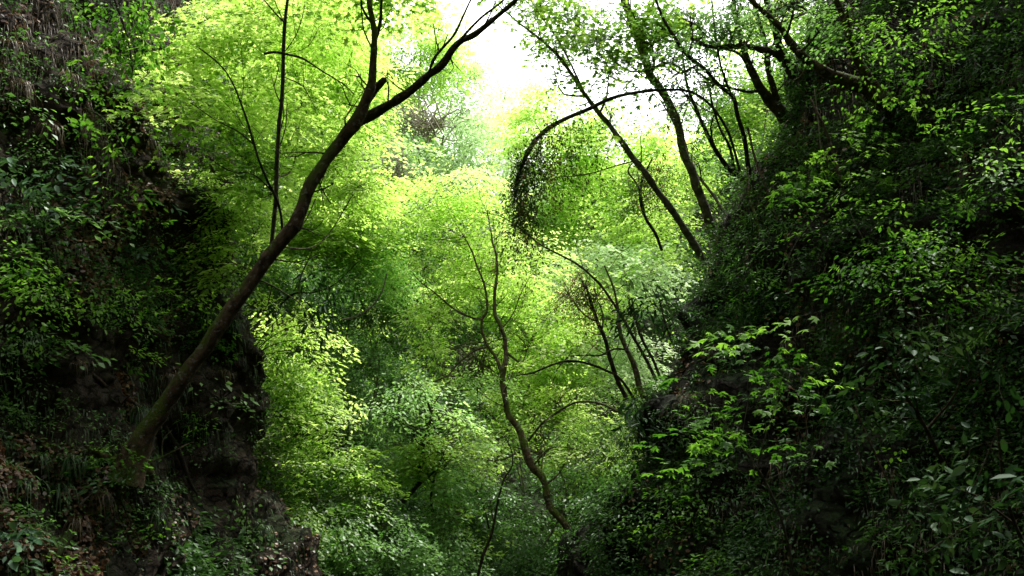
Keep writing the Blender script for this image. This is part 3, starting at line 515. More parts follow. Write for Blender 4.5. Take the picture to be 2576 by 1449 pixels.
# ---- distant trees on the slopes
FAR = 'trees on the slopes beyond the gorge'
fars = [
 ('brilliant lime tree filling the upper left centre behind the slender stem', [(820, 60, 170, 100, 26, 2.5, 2.6), (760, 180, 120, 110, 25, 2, 2.2), (870, 190, 110, 110, 26, 2, 2.4)], 'palegreen', .17),
 ('yellow-green cascading tree mass left of centre below the fork', [(870, 400, 110, 110, 24, 2, 2.6), (920, 510, 90, 70, 24, 2, 2.6), (820, 510, 90, 90, 23, 2, 2.4)], 'palegreen', .08),
 ('shaded deep green tree showing through gaps right of the thick trunk', [(800, 600, 120, 70, 23, 1.6, 2), (900, 620, 100, 60, 23, 1.6, 2)], 'maple', .12),
 ('tall green tree against the sky between fork and sky gap', [(1060, 60, 120, 70, 42, 3, 1.6), (1010, 150, 90, 80, 40, 3, 2.2), (1110, 170, 90, 80, 42, 3, 2)], 'palegreen', .1),
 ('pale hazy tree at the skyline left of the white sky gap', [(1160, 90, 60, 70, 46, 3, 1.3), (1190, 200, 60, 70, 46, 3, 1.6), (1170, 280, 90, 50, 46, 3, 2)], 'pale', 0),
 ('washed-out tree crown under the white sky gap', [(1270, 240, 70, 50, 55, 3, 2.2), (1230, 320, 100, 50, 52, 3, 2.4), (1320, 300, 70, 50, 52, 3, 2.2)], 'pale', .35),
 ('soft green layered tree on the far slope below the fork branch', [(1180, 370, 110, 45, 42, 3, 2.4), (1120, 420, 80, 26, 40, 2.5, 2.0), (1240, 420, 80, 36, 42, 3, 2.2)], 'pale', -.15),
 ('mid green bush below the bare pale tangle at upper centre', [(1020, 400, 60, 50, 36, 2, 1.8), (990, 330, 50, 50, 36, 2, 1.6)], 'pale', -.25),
 ('lime tree beneath the arch of hanging vines', [(1360, 330, 90, 80, 34, 2.5, 2.4), (1450, 370, 90, 60, 34, 2.5, 2.2), (1400, 430, 110, 60, 33, 2.5, 2.2), (1380, 250, 60, 46, 34, 2, 2.0), (1460, 300, 70, 34, 34, 2, 2.0), (1550, 345, 80, 50, 33, 2, 2.2), (1530, 290, 80, 34, 33, 2, 2.0), (1600, 320, 60, 34, 32, 1.6, 2.0), (1640, 370, 60, 40, 33, 1.6, 2)], 'palegreen', .1),
 ('pale lime tree between the vine arch and the long slim branch', [(1330, 560, 100, 60, 34, 2, 2.4), (1430, 560, 110, 70, 33, 2, 2.2), (1480, 480, 90, 60, 34, 2, 2)], 'palegreen', .22),
 ('yellow-green tree in the gap between the two leaning trunks', [(1580, 480, 90, 80, 32, 2, 2.4), (1640, 400, 70, 70, 33, 2, 2), (1650, 560, 80, 70, 30, 2, 2.4)], 'palegreen', .15),
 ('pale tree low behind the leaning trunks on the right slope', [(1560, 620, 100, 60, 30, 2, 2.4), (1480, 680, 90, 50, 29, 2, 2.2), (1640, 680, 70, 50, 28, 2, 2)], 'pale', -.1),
 ('bright layered tree right of the crooked mossy trunk', [(1430, 860, 110, 50, 27, 1.6, 2.4), (1480, 780, 110, 60, 27, 1.6, 2.2), (1380, 920, 90, 40, 27, 1.5, 2.2)], 'palegreen', .16),
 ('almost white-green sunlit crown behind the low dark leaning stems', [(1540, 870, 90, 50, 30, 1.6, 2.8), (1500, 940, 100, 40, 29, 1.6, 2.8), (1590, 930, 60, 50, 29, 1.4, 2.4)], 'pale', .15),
 ('green tree at the foot of the right slope beside the overhanging rock', [(1510, 1080, 90, 46, 22.2, .8, 2.2), (1480, 1160, 90, 36, 21.8, .7, 2.2), (1560, 1130, 40, 60, 19, .6, 1.8)], 'lime', -.2),
 ('lower right slope bush under the overhanging rock', [(1500, 1225, 60, 40, 19.5, .5, 2.0), (1430, 1215, 50, 24, 22, .5, 1.6), (1565, 1210, 36, 50, 16.5, .5, 1.6)], 'green', .1),
 ('light green tree on the left slope below the shaded band', [(900, 690, 100, 50, 23, 1.4, 2.3), (970, 650, 80, 40, 24, 1.4, 2.2), (980, 720, 80, 50, 24, 1.3, 1.8)], 'mint', .02),
 ('shaded tree over the dark recess left of the mossy trunk', [(920, 800, 70, 50, 23, 1.2, 1.3), (990, 850, 60, 60, 24, 1.2, 1.3), (1010, 770, 40, 30, 24, 1, 1)], 'dark', .35),  # recess shade put into the dark leaf colour
 ('blue-green bush in the shadow of the left slope', [(930, 910, 60, 50, 22, 1, 1.6, 'dark'), (880, 1000, 45, 50, 21, .8, 1.4), (900, 860, 50, 18, 21.5, .6, 1.2)], 'green', .0),
 ('grey-green feathery bush under the tiered tree', [(960, 1120, 70, 40, 20.5, .9, 2), (1000, 1180, 60, 40, 20, .9, 1.6), (900, 1070, 60, 40, 20, .8, 1.8)], 'green', .2),
 ('tall soft conifer-like bush left of the dark hollow at bottom centre', [(1120, 1240, 50, 60, 19.5, .7, 2.2), (1130, 1320, 60, 60, 19, .7, 2.0), (1100, 1400, 90, 50, 18.5, .8, 2)], 'green', .3),
 ('dark green tree under the lime crowns at the centre', [(1190, 880, 70, 40, 27, 1.2, 1.2), (1150, 810, 60, 40, 27, 1.2, 1.2)], 'dark', .3),  # dark leaves stand in for the shade of the central recess
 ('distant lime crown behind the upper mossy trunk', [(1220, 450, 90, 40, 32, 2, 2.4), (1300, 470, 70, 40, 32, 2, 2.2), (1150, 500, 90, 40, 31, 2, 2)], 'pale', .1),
 ('mottled pale bush behind the fork of the mossy trunk', [(1350, 660, 90, 50, 28, 1.5, 2.4), (1270, 620, 80, 50, 29, 1.5, 2.2), (1250, 780, 90, 60, 28, 1.6, 2.2), (1160, 690, 90, 60, 28, 1.6, 2)], 'palegreen', .2),
 ('sunlit bush at the far end of the gorge floor', [(1290, 900, 90, 40, 29, 1.6, 2.2), (1360, 970, 90, 36, 28, 1.4, 2.2), (1450, 1000, 80, 36, 27, 1.4, 2.2)], 'palegreen', 0),
 ('light feathery tree at the top edge left of the fork', [(620, -20, 160, 50, 20, 1.6, 2.4), (800, -60, 170, 60, 22, 2, 2.4)], 'lime', .1),
 ('green bush on the crest behind the leaning trunk row', [(1730, 380, 60, 50, 27, 1.5, 2.0), (1790, 300, 60, 55, 26, 1.5, 3.5), (1860, 350, 50, 60, 25, 1.3, 3.2), (1860, 220, 70, 60, 26, 1.5, 3), (1770, 230, 45, 40, 26, 1.2, 1.8), (1920, 130, 60, 60, 26, 1.2, 2.2), (1740, 480, 60, 60, 25, 1.3, 2.2), (1700, 570, 60, 50, 24, 1.2, 2.2)], 'palegreen', -.05),
 ('yellow-lit tree behind the topmost leaning trunks', [(1960, 60, 90, 70, 24, 1.5, 2.2), (1900, 110, 60, 50, 25, 1.5, 1.8), (2050, 20, 70, 60, 22, 1.3, 2)], 'palegreen', .0),
]
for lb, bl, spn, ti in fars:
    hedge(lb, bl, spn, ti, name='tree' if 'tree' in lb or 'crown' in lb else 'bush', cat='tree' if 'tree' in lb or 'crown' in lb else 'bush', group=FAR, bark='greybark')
# ---- trees leaning out from the right wall
def rt(label, parts, blobs, spec='darkcanopy', **k): plant(k.pop('name', 'leaning_tree'), label, 'tree', parts, blobs, spec, group=LEAN, **k)
rt('slender trunk leaning far left across the sky gap from the right slope', [
 ('trunk', [(1775, 665, 24), (1735, 600, 23), (1700, 545, 22), (1650, 472, 20), (1590, 390, 19), (1530, 310, 16), (1490, 262, 14), (1440, 190, 12), (1385, 125, 10), (1330, 80, 7), (1285, 40, 5), (1240, 0, 3)], 15.5, 14.5, 'greybark'),
 ('branch', [(1468, 228, 7), (1430, 150, 6), (1400, 95, 5), (1370, 55, 4), (1340, 10, 3)], 14.9, 14.6),
 ('branch', [(1600, 402, 5), (1540, 420, 4), (1470, 440, 4), (1400, 445, 3)], 15.1, 14.6)],
 [(1350, 30, 70, 40, 14.6, .6, 2.2), (1400, 130, 60, 30, 14.7, .5, 1.6), (1450, 40, 100, 45, 15, .8, 2.4), (1400, 200, 50, 22, 14.7, .4, 1.1), (1530, 190, 50, 22, 14.9, .4, 1.0), (1500, 340, 60, 30, 15, .6, .7), (1460, 440, 80, 22, 14.8, .6, 1.0)], 'maple')
rt('thick grey trunk leaning left, the stoutest of the right slope trees', [
 ('trunk', [(1803, 630, 34), (1785, 570, 29), (1765, 510, 27), (1745, 440, 27), (1720, 380, 26), (1706, 320, 26), (1690, 270, 26), (1665, 225, 25), (1635, 185, 25), (1615, 130, 26), (1598, 85, 26), (1580, 30, 26), (1565, -20, 24), (1545, -120, 18)], 15.6, 15.0, 'greybark'),
 ('branch', [(1630, 180, 10), (1670, 160, 10), (1700, 165, 9), (1730, 190, 6)], 15.2, 14.9),
 ('branch', [(1600, 90, 9), (1640, 20, 8), (1650, -40, 6)], 15.1, 14.8)],
 [(1560, 40, 100, 50, 14.8, .9, 2.6), (1500, 100, 80, 32, 14.6, .7, 2.0), (1640, 110, 70, 40, 14.8, .8, 1.5), (1580, 160, 60, 26, 14.6, .6, .9), (1700, 40, 70, 50, 14.8, .8, 1.8)], 'maple')
rt('dark stem curving up left just above the arch of vines', [
 ('trunk', [(1885, 440, 16), (1872, 350, 14), (1855, 290, 14), (1845, 245, 13), (1810, 215, 13), (1775, 175, 12), (1730, 140, 12), (1700, 100, 11), (1665, 40, 9), (1640, -30, 7)], 13.8, 13.4, 'darkbark'),
 ('branch', [(1845, 250, 8), (1815, 170, 7), (1800, 90, 6), (1790, 0, 5)], 13.7, 13.4, 'darkbark')],
 [(1740, 60, 80, 50, 13.4, .7, 1.8), (1830, 60, 70, 50, 13.4, .7, 1.7), (1760, 150, 60, 30, 13.3, .5, 1.1), (1680, 160, 60, 30, 13.3, .5, 1.0)], 'darkcanopy', tint=.25)
rt('stout twin-limbed trunk near the top of the right slope', [
 ('trunk', [(1975, 300, 42), (1935, 250, 34), (1905, 205, 28), (1880, 150, 22), (1865, 90, 18), (1850, 20, 15), (1840, -40, 12)], 14.2, 13.8, 'bark'),
 ('branch', [(1965, 285, 22), (1935, 180, 18), (1925, 100, 15), (1905, 40, 13), (1890, -40, 10)], 14.2, 13.8),
 ('branch', [(1925, 235, 12), (1885, 170, 10), (1850, 130, 9), (1790, 120, 8), (1740, 105, 6)], 14.1, 13.7)],
 [(1870, 20, 90, 40, 13.8, .8, 1.8), (1950, 30, 70, 40, 13.8, .7, 1.6), (1800, 210, 60, 30, 13.8, .5, .9), (1900, 110, 60, 30, 13.8, .5, 1.0)], 'darkcanopy', tint=.2)
rt('gnarled limb tree with crooked arm reaching left under the top edge', [
 ('trunk', [(2015, 200, 44), (1985, 165, 36), (1960, 120, 26), (1945, 60, 20), (1925, 0, 16), (1900, -60, 12)], 13.8, 13.2, 'bark'),
 ('branch', [(1990, 170, 26), (1950, 135, 22), (1905, 122, 20), (1860, 116, 18), (1815, 118, 14), (1775, 112, 10), (1740, 95, 7)], 13.8, 13.2)],
 [(1980, 20, 80, 40, 13.3, .7, 1.8), (1850, 80, 70, 26, 13.2, .6, 1.2)], 'darkcanopy', tint=.15)
rt('heavy moss-covered limb sweeping up left in front of the right cliff', [
 ('trunk', [(2270, 290, 66), (2230, 255, 56), (2180, 222, 48), (2120, 200, 40), (2070, 180, 32), (2020, 135, 28), (1975, 85, 22), (1920, 35, 18), (1880, -10, 14), (1850, -60, 10)], None, 10.8, 'mossbark'),
 ('branch', [(2215, 245, 36), (2180, 190, 30), (2150, 130, 26), (2125, 60, 22), (2100, -10, 18), (2085, -80, 12)], 11.3, 10.8, 'mossbark')],
 [(2000, 10, 90, 35, 10.6, .7, 1.5), (2130, 20, 80, 40, 10.6, .7, 1.5), (2060, 80, 60, 20, 10.6, .5, .9)], 'darkcanopy', tint=.2)
rt('sinuous stem rising from the ledge where the vine arch is rooted', [
 ('trunk', [(1875, 455, 18), (1830, 420, 16), (1795, 370, 14), (1770, 320, 12), (1745, 265, 10), (1725, 200, 8), (1715, 130, 6)], 14.6, 14.2, 'darkbark'),
 ('branch', [(1850, 435, 9), (1835, 370, 9), (1810, 320, 8), (1790, 260, 7), (1780, 200, 5)], 14.5, 14.2, 'darkbark')],
 [(1730, 250, 60, 30, 14.2, .5, 1.1), (1800, 280, 60, 30, 14.2, .5, 1.0), (1700, 190, 50, 26, 14.2, .5, .9)], 'darkcanopy', tint=.15)
rt('pale bent stem crossing low behind the stout grey trunk', [
 ('trunk', [(1835, 560, 10), (1800, 500, 10), (1770, 460, 9), (1740, 420, 8), (1720, 350, 7), (1690, 300, 6), (1660, 250, 4)], 16.5, 17, 'greybark')],
 [(1700, 300, 50, 40, 17, .5, .8), (1740, 400, 50, 40, 16.8, .5, .9)], 'darkcanopy', tint=.3)
rt('slim stem with knotted dry vines at its top beside the slender leaning trunk', [
 ('trunk', [(1665, 630, 10), (1650, 590, 10), (1625, 550, 9), (1610, 500, 9), (1618, 450, 8), (1640, 400, 6)], 17.5, 17, 'darkbark'),
 ('branch', [(1625, 550, 6), (1605, 470, 6), (1580, 430, 5), (1600, 400, 3)], 17.3, 17, 'darkbark')],
 [(1620, 470, 60, 60, 17, .6, 1.0, 'ivy'), (1660, 430, 60, 30, 17, .5, .8, 'ivy')], 'ivy')
plant('vine_covered_branch', 'arching branch draped in dark hanging vines across the sky gap', 'branch', [
 ('branch', [(1860, 430, 12), (1835, 340, 12), (1800, 280, 12), (1765, 245, 12), (1720, 228, 12), (1650, 228, 13), (1580, 238, 15), (1520, 255, 18), (1470, 280, 20), (1420, 302, 20), (1375, 325, 22), (1340, 360, 22), (1315, 410, 20), (1300, 460, 16), (1292, 510, 10)], 13.6, 13.2, 'darkbark'),
 ('vine', [(1420, 300, 3), (1435, 340, 3), (1425, 400, 2), (1440, 430, 2), (1430, 470, 2)], 13.3, 13.3, 'darkbark'),
 ('vine', [(1520, 255, 3), (1545, 330, 3), (1510, 430, 2), (1505, 500, 2), (1440, 528, 2), (1395, 500, 2)], 13.3, 13.3, 'darkbark'),
 ('vine', [(1330, 380, 3), (1345, 450, 3), (1335, 540, 2), (1338, 620, 2)], 13.3, 13.3, 'darkbark')],
 [(1312, 420, 26, 60, 13.2, .22, 4.5), (1300, 490, 30, 50, 13.2, .25, 3.0), (1320, 540, 45, 35, 13.2, .3, 1.8), (1345, 355, 34, 26, 13.2, .25, 4.0), (1375, 335, 40, 18, 13.2, .2, 3), (1400, 315, 50, 26, 13.2, .3, 1.3), (1360, 440, 45, 70, 13.2, .3, 1.2), (1470, 285, 50, 18, 13.2, .3, .9), (1560, 245, 60, 16, 13.3, .3, 1.3), (1420, 400, 50, 60, 13.2, .3, .7), (1660, 235, 60, 14, 13.4, .3, .9), (1300, 560, 30, 40, 13.2, .3, .9), (1450, 330, 50, 30, 13.2, .3, .9), (1730, 240, 50, 18, 13.5, .3, .9)], dict(SPEC['ivy'], L=.6, W=.14, droop=1.5, hang=1.2, npl=26), crown='foliage', bark='darkbark', gap=-.3, wsc=.55)
rt('long thin bare branch slanting down right through the middle of the gorge', [
 ('trunk', [(1650, 955, 11), (1625, 905, 10), (1595, 850, 10), (1560, 790, 9), (1525, 735, 8), (1500, 705, 8), (1460, 670, 7), (1410, 642, 6), (1360, 615, 5), (1310, 575, 4), (1260, 545, 3), (1215, 535, 2)], 14.5, 15.5, 'darkbark')],
 [(1260, 560, 60, 20, 15.5, .5, .5)], 'maple')
rt('dark stem topped by a brown clump of dead vine, low on the right', [
 ('trunk', [(1575, 1000, 14), (1555, 960, 14), (1535, 905, 14), (1520, 850, 12), (1500, 800, 12), (1485, 755, 10), (1475, 720, 7)], 16.5, 16.5, 'darkbark')],
 [(1470, 720, 50, 30, 16.5, .4, 1.3), (1430, 740, 60, 20, 16.5, .4, .7), (1500, 750, 40, 40, 16.5, .4, .8)], dict(SPEC['ivy'], mat='vine'), tint=.35)
rt('mossy stem beside the low dark stem, leaning from the rock ledge', [
 ('trunk', [(1620, 1000, 20), (1605, 955, 18), (1590, 910, 17), (1572, 870, 16), (1560, 830, 12), (1555, 780, 9), (1540, 720, 7), (1520, 670, 5)], 15.2, 16, 'mossbark'),
 ('branch', [(1600, 1010, 10), (1565, 960, 8), (1530, 935, 8), (1480, 915, 8), (1430, 908, 8), (1385, 920, 7), (1340, 938, 6), (1300, 944, 3)], 15.4, 15, 'darkbark'),
 ('branch', [(1575, 880, 7), (1545, 878, 6), (1510, 893, 6), (1465, 893, 5), (1430, 898, 4), (1400, 930, 3)], 15.8, 15.5, 'darkbark')],
 [(1440, 880, 80, 14, 15.5, .5, .8), (1360, 925, 60, 14, 15.2, .5, .8)], 'maple')
rt('thin straight stem touching the overhanging rock edge', [
 ('trunk', [(1660, 950, 10), (1640, 900, 9), (1615, 850, 8), (1600, 800, 7), (1590, 750, 5)], 13.8, 14.2, 'darkbark'),
 ('branch', [(1690, 860, 6), (1670, 800, 5), (1655, 740, 4)], 13.6, 13.8, 'darkbark')],
 [(1630, 740, 50, 40, 13.8, .5, 1.6), (1680, 770, 40, 40, 13.6, .5, 1.3), (1600, 790, 40, 36, 13.9, .4, 1.2), (1580, 740, 40, 20, 14, .4, 1.0)], 'laurelfar', tint=-.1)
# ---- right wall plants
RB = 'shrubs and sprays growing on the right wall'
def rs(*a, **k): shrub(*a, group=RB, **k)
rs('dark leafy bush on the crest below the leaning trunks', 1720, 665, 70, 45, 'laurelfar', .3, 1.6, [(1650, 700, 50, 30, 1.3), (1790, 640, 50, 30, 1.0)], 0)
rs('dark bush hiding the ledge above the overhanging rock', 1620, 1020, 40, 40, 'laurelfar', .5, 1.3, [(1580, 1000, 30, 40, 1.0)], -.1)
rs('small-leaved growth along the upper crest edge of the right wall', 1840, 420, 40, 30, 'dark', .2, 1.5, [(1900, 480, 60, 30, .9)], .1)
rs('airy spray of pointed leaves in the top right corner', 2280, 40, 160, 30, 'beech', 2.0, 1.1, [(2440, 40, 110, 16, .9), (2200, 90, 90, 24, .9)], .3)
rs('drooping leaf spray below the top right corner spray', 2200, 170, 110, 30, 'beech', 1.8, 1.1, [(2280, 130, 80, 22, .8)], .12)
rs('hanging sprig of yellow-green leaves at the upper right edge', 2430, 290, 90, 40, 'beech', 2.4, 1.0, [(2400, 340, 50, 20, .9), (2520, 250, 50, 26, .8), (2520, 340, 50, 20, .8)], .3)
rs('small vertical leaf spray right of the mossy limb', 2240, 270, 30, 40, 'nearmaple', 1.6, 1.1, [(2180, 300, 40, 20, .8)], .1)
rs('scattered heart-shaped leaves across the middle of the right cliff', 2080, 400, 110, 36, 'nearmaple', 1.4, 1.0, [(2180, 440, 80, 22, .8), (2020, 470, 70, 16, .8)], .15)
rs('thin tier of bright leaves under the heart-shaped leaves', 2090, 520, 120, 22, 'beech', 1.5, .9, [(1990, 490, 50, 12, .8), (2200, 500, 60, 16, .7)], .12)
rs('dense small-leaved boughs at the right edge, upper middle', 2420, 480, 130, 40, 'beech', 1.6, 1.5, [(2500, 430, 80, 26, 1.2), (2350, 540, 80, 24, 1)], -.05)
rs('long layered bough of fine leaves crossing the right cliff', 2220, 640, 190, 26, 'beech', 1.8, 1.7, [(2330, 610, 150, 22, 1.4), (2130, 680, 90, 16, 1.2), (2450, 650, 130, 26, 1.3)], .02)
rs('lower layered bough of fine leaves beneath the long bough', 2380, 740, 180, 30, 'beech', 1.5, 1.4, [(2250, 720, 110, 16, 1.2), (2480, 800, 100, 30, 1.1)], -.1)
rs('shaded small-leaved bush left of the layered boughs', 1900, 720, 80, 30, 'near', .6, .9, [(1990, 600, 80, 20, .7)], -.1)
plant('maple_sapling', 'maple sapling with star-shaped leaves in front of the right rock', 'sapling', [
 ('trunk', [(1998, 1470, 9), (1985, 1380, 8), (1960, 1290, 8), (1925, 1210, 7), (1885, 1150, 6), (1840, 1090, 5), (1800, 1050, 4)], 7.8, 7.4, 'greybark'),
 ('branch', [(1905, 1180, 5), (1930, 1090, 4), (1955, 1010, 4), (1965, 960, 3), (1990, 900, 2)], 7.7, 7.4, 'greybark'),
 ('branch', [(1925, 1210, 4), (1990, 1180, 4), (2050, 1150, 3), (2065, 1080, 2)], 7.7, 7.5, 'greybark'),
 ('branch', [(1850, 1100, 4), (1800, 1030, 3), (1760, 960, 2), (1770, 930, 2)], 7.5, 7.3, 'greybark')],
 [(1750, 940, 90, 18, 7.4, .4, 1.4), (1870, 830, 60, 26, 7.4, .3, 1.5), (1830, 870, 90, 14, 7.3, .4, 1.2), (1900, 910, 80, 20, 7.4, .4, 1.3), (2010, 950, 90, 26, 7.4, .4, 1.3), (1790, 1010, 100, 20, 7.3, .4, 1.4), (1900, 1010, 90, 20, 7.3, .4, 1.1), (1730, 1060, 90, 26, 7.2, .4, 1.4), (1880, 1090, 110, 26, 7.2, .4, 1.4), (2010, 1080, 70, 16, 7.4, .3, 1.0), (1730, 1130, 80, 16, 7.2, .3, 1.2), (1990, 850, 60, 14, 7.5, .3, .9)], 'nearmaple', bark='greybark', tint=.0, gap=-.35)
plant('laurel_shrub', 'broad glossy-leaved evergreen in the shadow of the middle right cliff', 'shrub', [('trunk', [(2380, 1180, 14), (2330, 1080, 12), (2270, 980, 9), (2230, 900, 6)], 7.4, 7.0, 'bark'), ('branch', [(2330, 1080, 8), (2400, 990, 7), (2420, 920, 5)], 7.3, 7.0)],
 [(2220, 860, 100, 40, 7, .5, 1.5), (2280, 930, 120, 45, 7, .5, 1.4), (2200, 950, 70, 45, 7, .4, 1.1), (2400, 900, 70, 40, 7, .5, 1.2), (2180, 1030, 50, 30, 7, .3, .6)], 'laurel', tint=.0)
plant('laurel_shrub', 'pale-edged glossy-leaved evergreen at the right edge of the lower cliff', 'shrub', [('trunk', [(2640, 1480, 16), (2560, 1340, 12), (2520, 1200, 10), (2510, 1080, 6)], 6.2, 5.6, 'bark'), ('branch', [(2550, 1320, 8), (2460, 1250, 7), (2400, 1230, 4)], 6.0, 5.6)],
 [(2530, 1020, 80, 50, 5.6, .4, 1.6), (2480, 1110, 100, 55, 5.6, .4, 1.5), (2540, 1190, 80, 50, 5.5, .4, 1.5), (2430, 1240, 70, 45, 5.6, .3, 1.2), (2520, 1300, 70, 50, 5.5, .4, 1.1), (2380, 1310, 50, 26, 5.8, .3, .8), (2330, 1390, 80, 22, 5.8, .3, .8)], dict(SPEC['laurel'], size=.10), tint=.2)
rs('sparse heart-leaved creeper low on the right cliff face', 1740, 1290, 90, 70, 'near', .2, .7, [(1680, 1230, 50, 50, .7), (1800, 1180, 60, 40, .6)], .05)
rs('leaf cluster at the bottom edge below the sapling', 1800, 1425, 110, 26, 'near', .4, 1.2, [(2130, 1420, 90, 20, .8)], -.05)
rs('small sprigs along the dark rock edge at the foot of the right wall', 1600, 1250, 50, 60, 'near', .25, 1.0, [(1580, 1340, 50, 50, .9)], -.05)
rs('shadowed leafy growth beside the lower glossy evergreen', 2230, 1330, 100, 50, 'near', .3, .7, [(2300, 1180, 70, 50, .5)], -.25)
# bare stems on the right wall
def stem_only(label, pts, d0, d1, mat='bark', name='bare_sapling', cat='stem', group='bare stems against the right cliff', tw=()):
    parts = [('trunk' if i == 0 else 'branch', p, d0, d1, mat) for i, p in enumerate([pts, *tw])]
    plant(name, label, cat, parts, [], 'near', group=group)
stem_only('yellowish crooked stem crossing the black rock at lower right', [(2270, 1300, 7), (2235, 1220, 7), (2200, 1140, 7), (2165, 1060, 6), (2150, 1020, 5)], 8.0, 8.2, 'bark', tw=[[(2200, 1300, 3), (2170, 1180, 3), (2150, 1080, 2)]])
stem_only('pale upright stick hanging against the upper right cliff', [(2070, 430, 4), (2063, 360, 4), (2057, 290, 4), (2050, 225, 3)], 12.2, 12.0, 'palebark')
stem_only('twisting root descending the upper crest of the right wall', [(1880, 420, 7), (1885, 490, 8), (1905, 560, 8), (1915, 610, 7), (1930, 650, 5)], 13.6, 12.6, 'mossbark')
stem_only('tall thin trunk shadow-dark against the middle of the right cliff', [(2160, 620, 12), (2135, 540, 12), (2110, 440, 11), (2080, 340, 10), (2040, 250, 8)], 11.4, 11.8, 'bark')
stem_only('slanting grey stem crossing the right cliff below the crest', [(2060, 720, 12), (2000, 640, 11), (1960, 560, 10), (1930, 480, 9), (1900, 400, 8), (1880, 320, 7)], 12.0, 13.6, 'bark')
stem_only('short curved twig bending over above the layered boughs', [(2180, 620, 4), (2150, 560, 4), (2135, 520, 3)], 10.4, 10.4, 'greybark')
stem_only('thin arching twig right of the small-leaved bush', [(1965, 690, 3), (2010, 600, 3), (2080, 520, 3), (2150, 470, 2)], 10.4, 9.8, 'greybark')
stem_only('slim curved shoot hanging at the right of the glossy evergreen', [(2440, 915, 4), (2430, 880, 5), (2400, 840, 4), (2370, 800, 3)], 7.6, 7.4, 'greybark')
stem_only('broken brown log lying down the left bank to the trunk foot', [(188, 900, 9), (230, 940, 13), (285, 985, 14), (335, 1012, 11), (360, 1030, 8)], hit(190, 905) - .05, hit(340, 1015) - .12, 'bark', 'fallen_branch', 'log', 'fallen wood on the left bank')
stem_only('dark root-like log slanting down right from the trunk foot', [(415, 1075, 16), (440, 1115, 17), (462, 1165, 16), (478, 1210, 12), (500, 1250, 7)], hit(420, 1080) - .12, hit(490, 1240) - .1, 'darkbark', 'fallen_branch', 'log', 'fallen wood on the left bank')
stem_only('stubby mossy log in the bottom left corner', [(90, 1480, 50), (125, 1410, 42), (170, 1345, 34), (200, 1295, 22), (212, 1275, 8)], hit(100, 1440) + .12, hit(210, 1280) + .08, 'darkmoss', 'fallen_branch', 'log', 'fallen wood on the left bank')
stem_only('small pale broken stick tip above the mossy log', [(195, 1280, 4), (208, 1262, 7), (222, 1250, 4)], hit(200, 1275) - .08, hit(220, 1250) - .15, 'palebark', 'fallen_branch', 'log', 'fallen wood on the left bank')
# pale bare tangles at the back
def tangle(label, px, py, rx, ry, d, n, mat='palebark'):
    root = bpy.data.objects.new('bare_bush', None); COL.objects.link(root); base = P(px + rx * .3, py + ry, d + .6); root.location = base
    meta(root, label, 'bush', 'bare tangled bushes on the far slope'); mb = MB()
    b = P(px + rx * .3, py + ry, d)
    for i in range(n):
        e = P(px + random.uniform(-rx, rx), py + random.uniform(-ry, ry), d + random.uniform(-.8, .8)); m = (b + e) / 2 + R.normal(0, .4, 3)
        e2 = e + R.normal(0, .5, 3); p, r = catmull([b + R.normal(0, .25, 3), m, e, e2], [.03, .022, .014, .006], .25); mb.tube(p, r, 4)
    p, r = catmull([base, (base + b) / 2 + R.normal(0, .2, 3), b], [.07, .06, .04], .3); mb.tube(p, r, 6)
    mb.build('stems', M[mat], root, base)
tangle('bleached bare tangle of twigs below the fork on the far slope', 1060, 290, 85, 32, 33, 48)
tangle('bare twiggy tangle above the rock face at upper centre', 990, 400, 30, 60, 33, 30)
tangle('leafless twigs over the dark recess left of the mossy trunk', 1170, 900, 60, 30, 23.5, 26, 'greybark')
# pale bare limb
stem_only('smooth pale bent limb in the centre left shade', [(860, 805, 8), (900, 795, 7), (935, 770, 7), (960, 735, 6), (972, 690, 4)], 20.5, 20.5, 'greybark', 'bare_limb', 'limb', None)
# ------------------------------------------------------------------ tufts of sedge and dry grass
def tuft(label, px, py, w, mat, n=90, length=None, group='grass tufts hanging on the left bank', off=.14):
    p, d = hitp(px, py, off); L = length or w * d / F * .9
    root = bpy.data.objects.new('grass_tuft', None)
    L *= R.uniform(.55, 1.1); n = int(n * R.uniform(.35, .9)); az = R.uniform(0, 2 * np.pi, n); out = np.stack([np.cos(az), np.sin(az) * .6 - .5, np.zeros(n)], 1); out = unit(out)
    k = 6; t = np.linspace(0, 1, k); Ls = L * R.uniform(.6, 1.2, n); rise = R.uniform(.15, .5, n); wd = R.uniform(.004, .008, n) * (d / 11)
    b = p + np.c_[R.normal(0, .05, (n, 2)), R.normal(0, .02, n)]
    pos = b[:, None] + out[:, None] * (Ls[:, None] * (t * .75 - .2 * t ** 2))[..., None]
    pos[..., 2] += Ls[:, None] * (rise[:, None] * t * 1.6 - 1.35 * t ** 2)
    sd = np.cross(out, [0, 0, 1.0]); wv = wd[:, None] * (1 - t[None] ** 2 * .9)
    A = pos - sd[:, None] * wv[..., None]; B = pos + sd[:, None] * wv[..., None]
    V = np.stack([A, B], 2).reshape(-1, 3); f = []
    for i in range(n):
        o = i * k * 2
        for j in range(k - 1): f += [o + 2 * j, o + 2 * j + 1, o + 2 * j + 3, o + 2 * j + 2]
    tin = np.repeat(np.clip(R.normal(.5, .25, n), 0, 1), k * 2)
    o = link('grass_tuft', mesh_np('grass_tuft', V, f, np.full(n * (k - 1), 4), M[mat], tint=tin, origin=p)); o.location = p
    meta(o, label, 'grass tuft', group); bpy.data.objects.remove(root)
tuft('pale arching grass tuft perched on the mossy trunk foot', 352, 1030, 62, 'sedge', 90, off=.25)
